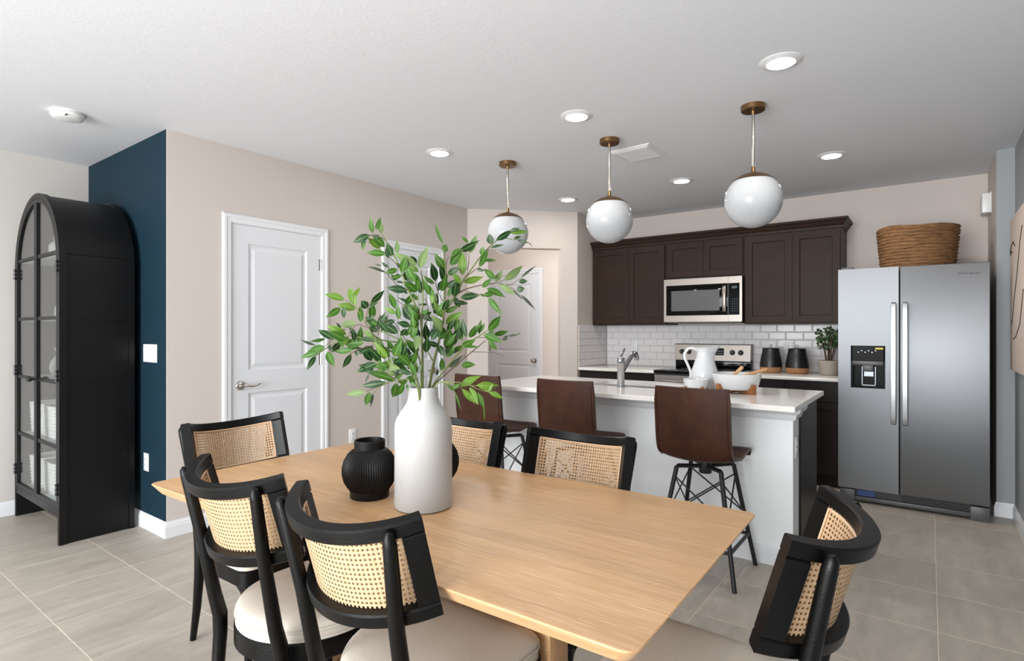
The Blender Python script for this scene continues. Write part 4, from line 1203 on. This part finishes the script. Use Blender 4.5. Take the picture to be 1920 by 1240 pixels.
# ------------------------------------------------------------------ green branches in the white vase
FW = Vector((-sin(YAW), cos(YAW), 0)); RT = Vector((cos(YAW), sin(YAW), 0)); UPV = Vector((0, 0, 1))
VD = Vector((VX, VY, 0)).dot(FW)           # distance of the vase from the viewpoint
def at(px, py, d):
    return Vector((0, 0, CAM_H)) + FW * d + RT * ((px - 960.0) / FPX * d) - UPV * ((py - 621.0) / FPX * d)
CROP = {'A': (560, 530, 4.958), 'B': (640, 400, 6.2), 'C': (780, 410, 6.2), 'D': (760, 580, 5.6375)}
def px(c, x, y):
    a, b, s = CROP[c]; return a + x / s, b + y / s
# shared leaf shapes: length 1 along +y, half width .5 at x, folded and arched
def leaf_mesh(name, fold, arch, m):
    rows = [(0, 0), (.05, .10), (.14, .28), (.27, .44), (.42, .5), (.57, .45), (.72, .31), (.86, .14), (1.0, .008)]
    V, F = [], []
    for u, w in rows:
        z = arch * (u * (1 - u) * 4) * .25 - arch * .1 * u
        V += [(-w, u, z + fold * w), (0, u, z), (w, u, z + fold * w)]
    for i in range(len(rows) - 1):
        F += [(3 * i, 3 * i + 1, 3 * i + 4, 3 * i + 3), (3 * i + 1, 3 * i + 2, 3 * i + 5, 3 * i + 4)]
    mb = MB(); mb._add(V, F)
    bm = mb.bm
    me = bpy.data.meshes.new(name); bm.to_mesh(me); bm.free(); me.materials.append(m); me.shade_smooth()
    return me
LM = {}
for ci, m in enumerate(LEAFM):
    for v, (fo_, ar_) in enumerate(((.16, .5), (.30, .9), (.08, 1.4))):
        LM[(ci, v)] = leaf_mesh('leaf', fo_, ar_, m)
CI = {'d': 0, 'm': 1, 'l': 2, 'g': 3, 'k': 4}
rl_ = random.Random(11)
BR = {}
def branch(key, label, d0, kd, stems):
    """stems: list of polylines [(crop,x,y),...], thickness; depth changes with distance from the vase mouth"""
    t = thing('leafy_branch', label, 'branch', at(794, 727, VD), 0, 'green branches in the white vase')
    BR[key] = (t, d0, kd)
    base = Vector(t.location)
    for pts, r0, r1, mm in stems:
        P = [px(*q) for q in pts]
        W = [at(x, y, depth(key, x, y)) for x, y in P]
        if P[0][1] > 718 and abs(P[0][0] - 797) < 27:                                     # stem continues down into the vase
            foot = Vector((VX, VY, TZ + .05)) + (W[0] - Vector((VX, VY, 0))) * .3; foot.z = TZ + .05
            neck = Vector((VX, VY, 0)).lerp(Vector((W[0].x, W[0].y, 0)), .8); neck.z = 1.06
            W = [foot, neck] + W
        # smooth the polyline
        Q = W[:]
        for _ in range(2):
            N = [Q[0]]
            for a, b in zip(Q[:-1], Q[1:]): N += [a.lerp(b, .25), a.lerp(b, .75)]
            Q = N + [Q[-1]]
        n = len(Q)
        MB().tube([p - base for p in Q], [r0 + (r1 - r0) * i / (n - 1) for i in range(n)], 7).build('stem', STEMG if mm == 'g' else STEMB, t, 60)
def depth(key, x, y):
    t, d0, kd = BR[key]
    return VD + d0 + kd * (sqrt((x - 794) ** 2 + (y - 727) ** 2) / 250.0)
def leaf(key, c, bx, by, tx, ty, w, col, name=None):
    t, d0, kd = BR[key]
    b = px(c, bx, by); e = px(c, tx, ty)
    jit = rl_.uniform(-.025, .025)
    d = depth(key, *b) + jit
    pb = at(*b, d)
    l2 = sqrt((e[0] - b[0]) ** 2 + (e[1] - b[1]) ** 2) / FPX * d
    e = (b[0] + (e[0] - b[0]) * 1.08, b[1] + (e[1] - b[1]) * 1.08)
    pe = at(*e, d + l2 * rl_.uniform(-.45, .3))
    y = pe - pb; ln = y.length; y.normalize()
    toc = (Vector((0, 0, CAM_H)) - pb).normalized()
    n = toc - y * toc.dot(y); n.normalize()
    if n.z < 0 and rl_.random() < .35: pass
    n = Matrix.Rotation(rl_.uniform(-.5, .5), 3, y) @ n
    x = y.cross(n); x.normalize()
    wd_ = max(w, .1) * l2 * (1.08 if w > .25 else 1.05)
    o = bpy.data.objects.new('leaf', LM[(CI[col], rl_.randrange(3))])
    COL.objects.link(o)
    o.parent = t
    M = Matrix((( x.x * wd_, y.x * ln, n.x * ln * .3, pb.x - t.location.x), (x.y * wd_, y.y * ln, n.y * ln * .3, pb.y - t.location.y), (x.z * wd_, y.z * ln, n.z * ln * .3, pb.z - t.location.z), (0, 0, 0, 1)))
    o.matrix_local = M

branch('b1', 'green branch rising and leaning to upper left over the second door', .0, -.04, [
    ([('D', 180, 822), ('D', 182, 600), ('D', 180, 400), ('D', 172, 200), ('D', 176, 95), ('B', 945, 1000), ('B', 950, 820), ('B', 925, 660)], .0052, .0018, 'g'),
    ([('D', 176, 95), ('B', 850, 1050), ('B', 780, 900), ('B', 720, 740), ('B', 640, 540), ('B', 540, 345), ('B', 470, 245)], .0040, .0014, 'g'),
    ([('B', 540, 345), ('B', 480, 290), ('B', 400, 245), ('B', 320, 260), ('B', 270, 290)], .0016, .0010, 'b'),
    ([('B', 660, 610), ('B', 590, 540), ('B', 545, 500)], .0016, .0010, 'b'),
    ([('B', 640, 830), ('B', 560, 740), ('B', 500, 680)], .0016, .0010, 'b'),
    ([('D', 172, 230), ('B', 905, 1120), ('B', 890, 950)], .0022, .0012, 'g'),
])
branch('b2', 'green branch rising upright at the right and arching toward left pendant', .02, .05, [
    ([('D', 250, 822), ('D', 300, 560), ('D', 345, 380), ('D', 385, 200), ('C', 316, 1190), ('C', 328, 950), ('C', 345, 700), ('C', 350, 600), ('C', 322, 400), ('C', 302, 290)], .0055, .0015, 'g'),
    ([('C', 335, 1080), ('C', 400, 980), ('C', 480, 870), ('C', 540, 720), ('C', 640, 595), ('C', 750, 435), ('C', 930, 250), ('C', 1020, 220), ('C', 1130, 248), ('C', 1195, 245)], .0038, .0010, 'g'),
    ([('C', 480, 870), ('C', 600, 810), ('C', 760, 772), ('C', 930, 752), ('C', 1020, 712)], .0026, .0010, 'b'),
    ([('C', 960, 755), ('C', 1100, 780), ('C', 1215, 692)], .0013, .0008, 'b'),
    ([('C', 1100, 800), ('C', 1160, 835), ('C', 1240, 940)], .0011, .0006, 'b'),
    ([('C', 590, 845), ('C', 730, 880), ('C', 840, 915)], .0014, .0009, 'b'),
    ([('C', 600, 600), ('C', 618, 480), ('C', 614, 360)], .0013, .0010, 'b'),
    ([('C', 325, 990), ('C', 240, 820), ('C', 225, 730)], .0014, .0010, 'b'),
    ([('C', 560, 700), ('C', 690, 590), ('C', 740, 570)], .0016, .0010, 'b'),
    ([('D', 290, 545), ('D', 235, 450), ('D', 240, 360)], .0022, .0014, 'g'),
    ([('C', 350, 600), ('C', 355, 470), ('C', 400, 440)], .0013, .0008, 'b'),
    ([('D', 215, 150), ('C', 160, 1050), ('C', 100, 930)], .0016, .0010, 'b'),
])
branch('b3', 'green branch leaning right toward the white hall door', .03, .06, [
    ([('D', 275, 815), ('D', 420, 640), ('D', 520, 510), ('D', 650, 370), ('D', 780, 285), ('D', 865, 225)], .0042, .0014, 'g'),
    ([('D', 285, 812), ('D', 480, 640), ('D', 620, 520), ('D', 740, 420), ('D', 850, 330)], .0032, .0012, 'b'),
    ([('D', 620, 515), ('D', 640, 440), ('D', 640, 400)], .0014, .0009, 'b'),
    ([('D', 690, 450), ('D', 860, 455), ('D', 960, 465), ('D', 1030, 495)], .0012, .0006, 'b'),
    ([('D', 740, 300), ('D', 840, 300), ('D', 1040, 320)], .0011, .0007, 'b'),
])
branch('b4', 'short green sprig drooping right in front of the left bar stool', -.02, -.06, [
    ([('D', 300, 815), ('D', 360, 768), ('D', 480, 768), ('D', 590, 775), ('D', 690, 808), ('D', 755, 812)], .0028, .0010, 'g'),
    ([('D', 400, 768), ('D', 520, 795), ('D', 600, 842)], .0018, .0010, 'g'),
    ([('D', 380, 768), ('D', 450, 800), ('D', 530, 885)], .0014, .0008, 'g'),
    ([('D', 690, 808), ('D', 770, 850), ('D', 880, 875)], .0012, .0008, 'g'),
])
branch('b5', 'green branch arching left with upper cluster before the white door', -.02, -.05, [
    ([('D', 165, 815), ('A', 1140, 720), ('A', 1050, 600), ('A', 960, 545), ('A', 850, 490), ('A', 745, 445)], .0036, .0014, 'g'),
    ([('A', 1000, 560), ('A', 860, 550), ('A', 720, 525), ('A', 650, 420), ('A', 590, 330), ('A', 545, 240), ('A', 520, 210)], .0030, .0012, 'g'),
    ([('A', 625, 380), ('A', 635, 270), ('A', 660, 195)], .0014, .0009, 'b'),
    ([('A', 540, 240), ('A', 440, 165)], .0010, .0008, 'b'),
    ([('A', 1020, 590), ('A', 930, 420), ('A', 860, 340)], .0016, .0009, 'b'),
    ([('A', 1140, 300), ('A', 1040, 260), ('A', 905, 160)], .0012, .0008, 'b'),
    ([('A', 950, 345), ('A', 905, 245)], .0011, .0008, 'b'),
    ([('A', 745, 445), ('A', 738, 490)], .0011, .0008, 'b'),
])
branch('b6', 'long green branch reaching farthest left past the first white door', -.05, -.05, [
    ([('D', 150, 815), ('A', 1060, 800), ('A', 900, 660), ('A', 720, 560), ('A', 540, 500), ('A', 460, 490), ('A', 300, 580), ('A', 160, 680)], .0036, .0012, 'g'),
    ([('A', 470, 480), ('A', 510, 410), ('A', 560, 385), ('A', 640, 420)], .0015, .0010, 'b'),
    ([('A', 700, 580), ('A', 560, 620), ('A', 480, 660)], .0015, .0010, 'b'),
    ([('A', 420, 500), ('A', 330, 520), ('A', 250, 590)], .0012, .0008, 'b'),
    ([('A', 440, 440), ('A', 395, 432)], .0011, .0008, 'b'),
])
branch('b7', 'short green branch hanging low left above the black ribbed vase', -.05, -.08, [
    ([('D', 140, 818), ('A', 1040, 900), ('A', 960, 900), ('A', 830, 930), ('A', 760, 965), ('A', 695, 1028)], .0030, .0010, 'g'),
    ([('A', 760, 965), ('A', 690, 985), ('A', 630, 1015)], .0012, .0008, 'b'),
    ([('A', 900, 900), ('A', 760, 810), ('A', 720, 760)], .0018, .0010, 'b'),
])
LEAVES = '''
b5 A 430 165 250 110 .36 l;b5 A 500 200 470 48 .3 l;b5 A 530 222 492 58 .36 l;b5 A 510 130 572 44 .34 l;b5 A 530 252 370 203 .42 l;b5 A 395 235 262 320 .38 m
b5 A 420 232 422 330 .45 d;b5 A 577 370 572 220 .35 m;b5 A 640 238 582 172 .8 d;b5 A 665 190 792 78 .33 d;b5 A 650 242 740 180 .27 d;b5 A 635 337 715 308 .4 d;b5 A 628 357 718 348 .2 d
b5 A 540 375 382 400 .44 g;b5 A 735 440 808 278 .3 d;b5 A 655 412 732 458 .62 d;b5 A 735 455 760 300 .26 k
b6 A 445 482 270 402 .42 l;b6 A 395 435 350 372 .32 k;b6 A 330 530 186 445 .4 d;b6 A 250 522 108 546 .22 m;b6 A 160 582 18 532 .16 k;b6 A 248 594 88 645 .42 m;b6 A 205 636 22 698 .28 m
b6 A 160 680 80 810 .3 d;b6 A 262 642 330 776 .46 m;b6 A 488 660 412 790 .36 d;b6 A 530 628 546 686 .45 d;b6 A 382 556 310 646 .55 d;b6 A 278 578 318 642 .4 d;b6 A 505 630 335 640 .32 m
b6 A 470 508 384 576 .52 l;b6 A 612 560 418 568 .4 m;b6 A 500 455 522 545 .55 d;b6 A 570 520 722 548 .28 d;b6 A 718 546 610 442 .32 l;b6 A 560 600 440 612 .36 m;b6 A 600 500 530 540 .5 d
b5 A 722 498 794 625 .36 g;b6 A 832 702 712 558 .38 l;b6 A 620 650 532 608 .45 d;b6 A 700 600 556 662 .42 d;b6 A 764 728 662 618 .52 d;b6 A 782 632 848 692 .62 d;b6 A 880 625 820 540 .4 m
b6 A 885 690 950 556 .55 m;b5 A 925 474 793 388 .48 d;b5 A 895 352 805 386 .5 d;b5 A 908 288 798 228 .36 l;b5 A 902 248 842 100 .36 m;b5 A 1038 402 918 372 .45 d;b5 A 1062 352 968 226 .52 d
b5 A 1110 350 1020 230 .4 m;b5 A 1066 366 1066 522 .58 m;b5 A 1002 428 946 496 .6 d;b5 A 1112 252 970 208 .32 m;b5 A 1035 198 925 142 .22 d;b1 A 1010 76 828 48 .36 d;b1 A 1105 85 985 0 .5 m
b5 A 1145 288 1205 262 .55 m;b5 A 1112 488 1090 625 .46 g;b6 A 1042 682 945 588 .42 d;b6 A 1038 772 914 664 .46 m;b6 A 985 802 870 698 .46 m;b6 A 1040 762 1092 646 .5 m;b6 A 930 560 890 650 .6 m
b7 A 730 750 548 828 .42 d;b7 A 745 832 820 728 .62 g;b7 A 818 802 858 708 .38 l;b7 A 892 905 640 832 .28 m;b7 A 818 930 588 962 .28 d;b7 A 658 850 622 932 .25 k;b7 A 895 905 780 868 .4 m
b7 A 630 1018 448 1038 .34 g;b7 A 662 1018 624 1140 .46 m;b7 A 692 1028 668 1160 .2 k;b7 A 905 932 876 1062 .58 m;b7 A 985 938 880 1060 .42 m;b7 A 972 848 888 892 .42 l;b7 A 962 948 920 890 .45 l
b7 A 1000 828 960 772 .5 m;b7 A 905 862 806 822 .38 g;b7 A 1070 852 1092 738 .36 l;b7 A 1062 960 1040 870 .6 m;b7 A 1100 850 1142 765 .5 d;b7 A 1005 945 1026 1006 .36 m;b7 A 1000 892 1082 868 .42 m
b7 A 940 800 870 830 .55 d;b7 A 1010 900 950 950 .5 m;b7 A 700 820 640 845 .5 d;b6 A 1000 740 1050 650 .4 d;b6 A 960 700 880 760 .5 d;b7 A 1040 930 1090 960 .5 m
b1 B 365 232 345 52 .34 m;b1 B 470 245 435 82 .38 g;b1 B 398 195 458 52 .3 m;b1 B 328 250 145 338 .42 d;b1 B 270 290 250 426 .36 m;b1 B 485 292 318 345 .32 l;b1 B 452 412 312 290 .42 l
b1 B 502 395 370 262 .46 m;b1 B 440 250 380 300 .5 d;b1 B 525 475 300 460 .36 m;b1 B 592 505 532 350 .46 d;b1 B 552 525 515 420 .42 d;b1 B 650 468 648 322 .38 g;b1 B 882 602 625 466 .36 g;b1 B 874 592 805 498 .5 d
b1 B 702 692 755 500 .42 m;b1 B 555 628 468 572 .36 d;b1 B 652 652 518 692 .46 m;b1 B 702 722 588 752 .46 m;b1 B 525 695 300 620 .13 k;b1 B 478 612 382 594 .15 k;b1 B 640 782 580 715 .5 d;b1 B 722 812 638 792 .28 d
b1 B 768 902 535 866 .34 d;b1 B 868 805 752 596 .42 m;b1 B 872 916 728 795 .52 m;b1 B 902 682 790 602 .42 l;b1 B 902 642 1000 396 .36 g;b1 B 775 792 732 678 .55 d;b1 B 888 905 882 738 .36 m;b1 B 920 935 918 786 .55 d
b1 B 1028 956 955 775 .32 m;b1 B 1062 1054 1052 866 .28 l;b1 B 882 1014 850 948 .62 l;b1 B 830 850 770 770 .5 d;b1 B 900 830 860 700 .45 m;b1 B 700 640 640 580 .45 d;b1 B 770 940 720 900 .4 d;b1 B 1000 1060 900 1060 .3 d
b2 B 1086 822 958 728 .34 m;b2 B 1096 794 1050 588 .44 d;b2 C 312 722 258 842 .5 d;b2 C 346 748 272 558 .44 d;b2 C 352 602 220 412 .42 m;b2 C 314 302 220 60 .15 m;b2 C 322 392 352 302 .8 m;b2 C 396 544 536 368 .44 m
b2 C 408 442 520 345 .36 m;b2 C 510 376 722 264 .36 d;b2 C 610 282 528 210 .32 m;b2 C 630 402 702 198 .34 m;b2 C 545 662 545 410 .4 l;b2 C 370 652 508 568 .46 d;b2 C 518 762 432 638 .42 l;b2 C 358 802 468 712 .46 d
b2 C 440 915 462 738 .46 d;b2 C 550 738 772 680 .36 l;b2 C 515 922 728 895 .40 d;b2 C 440 965 602 990 .3 d;b2 C 345 1092 492 1014 .36 m;b2 C 345 1226 532 1090 .44 l;b2 C 328 1155 208 960 .44 l;b2 C 322 1240 202 1138 .42 l
b2 C 80 1132 178 1088 .62 m;b2 C 192 1188 98 1130 .52 d;b2 C 230 1110 200 1060 .6 d;b2 C 875 302 855 182 .68 d;b2 C 925 254 1112 138 .32 d;b2 C 1090 148 1206 114 .34 d;b2 C 1085 165 1302 155 .24 l;b2 C 1135 236 1222 210 .4 d
b2 C 1172 246 1315 285 .2 d;b2 C 1300 272 1356 332 .12 k;b2 C 860 342 1018 304 .2 d;b2 C 768 432 782 330 .7 m;b2 C 735 566 835 370 .32 m;b2 C 760 490 938 484 .2 m;b2 C 700 585 802 606 .34 d;b2 C 932 702 798 588 .44 m
b2 C 922 738 1000 602 .4 g;b2 C 1020 717 1228 558 .36 g;b2 C 968 752 1148 878 .34 g;b2 C 1212 696 1388 553 .12 k;b2 C 1192 732 1292 730 .56 d;b2 C 1168 830 1258 812 .8 d;b2 C 1214 884 1382 1056 .14 k;b2 C 1120 825 1240 945 .1 k
b2 C 770 802 868 702 .42 m;b2 C 820 812 1024 906 .34 m;b2 C 782 888 915 866 .44 m;b2 C 845 920 996 1106 .32 m;b2 C 740 880 840 900 .28 m
b3 D 870 227 1002 76 .42 m;b3 D 930 272 1082 234 .34 m;b3 D 888 262 932 224 .7 m;b3 D 825 264 1018 346 .38 m;b3 D 880 335 972 426 .38 m;b3 D 1032 338 1080 276 .5 k;b3 D 1085 286 1200 268 .22 k;b3 D 1180 275 1222 240 .15 k
b3 D 782 266 800 118 .32 m;b3 D 795 245 836 150 .3 m;b3 D 602 342 560 142 .36 m;b3 D 652 302 603 102 .26 d;b3 D 670 296 738 174 .4 m;b3 D 680 302 785 168 .42 m;b3 D 516 384 540 198 .32 m;b3 D 452 452 470 202 .4 m
b3 D 590 392 738 318 .42 m;b3 D 600 392 772 402 .2 m;b3 D 500 442 606 386 .5 l;b3 D 430 502 524 396 .5 m;b3 D 440 480 440 400 .5 d;b3 D 560 420 480 470 .4 d;b2 D 350 378 418 502 .46 d;b2 D 352 392 233 343 .42 d;b2 D 255 284 374 184 .46 d
b2 D 225 342 208 152 .42 d;b3 D 450 612 612 484 .2 k;b3 D 384 655 388 518 .42 m;b3 D 330 700 345 640 .5 d
b4 D 578 822 784 712 .37 l;b4 D 500 838 578 788 .5 m;b4 D 752 802 974 806 .40 l;b4 D 840 872 925 800 .6 l;b4 D 878 876 1032 946 .34 l;b4 D 598 840 738 992 .3 l;b4 D 680 826 764 998 .38 l;b4 D 764 880 832 1045 .3 m;b4 D 824 1020 838 1178 .1 m
b4 D 430 788 536 882 .22 m;b4 D 526 876 586 1062 .12 m;b1 D 140 480 60 430 .4 d;b1 D 110 430 140 280 .4 g;b1 D 155 300 90 180 .4 d;b1 D 60 300 130 150 .5 m
'''
for ent in LEAVES.replace('\n', ';').split(';'):
    ent = ent.split()
    if len(ent) == 8:
        leaf(ent[0], ent[1], *[float(v) for v in ent[2:7]], ent[7])

# filler leaves close to the stems low in the bunch
for key, n_, (cx_, cy_), (rx_, ry_) in (('b1', 12, (790, 625), (40, 70)), ('b5', 10, (745, 640), (55, 45)), ('b6', 10, (690, 655), (65, 35)), ('b7', 10, (745, 700), (50, 30)), ('b3', 8, (840, 660), (25, 40)), ('b2', 8, (835, 600), (35, 60))):
    for k in range(n_):
        bx_ = cx_ + rl_.uniform(-rx_, rx_); by_ = cy_ + rl_.uniform(-ry_, ry_)
        a_ = math.atan2(by_ - 760, bx_ - 794) + rl_.uniform(-1.0, 1.0)
        l_ = rl_.uniform(22, 36)
        c_ = CROP['D']
        u = lambda X, Y: ((X - c_[0]) * c_[2], (Y - c_[1]) * c_[2])
        leaf(key, 'D', *u(bx_, by_), *u(bx_ + l_ * cos(a_), by_ + l_ * sin(a_)), rl_.uniform(.34, .5), rl_.choice('ddmmmg'))
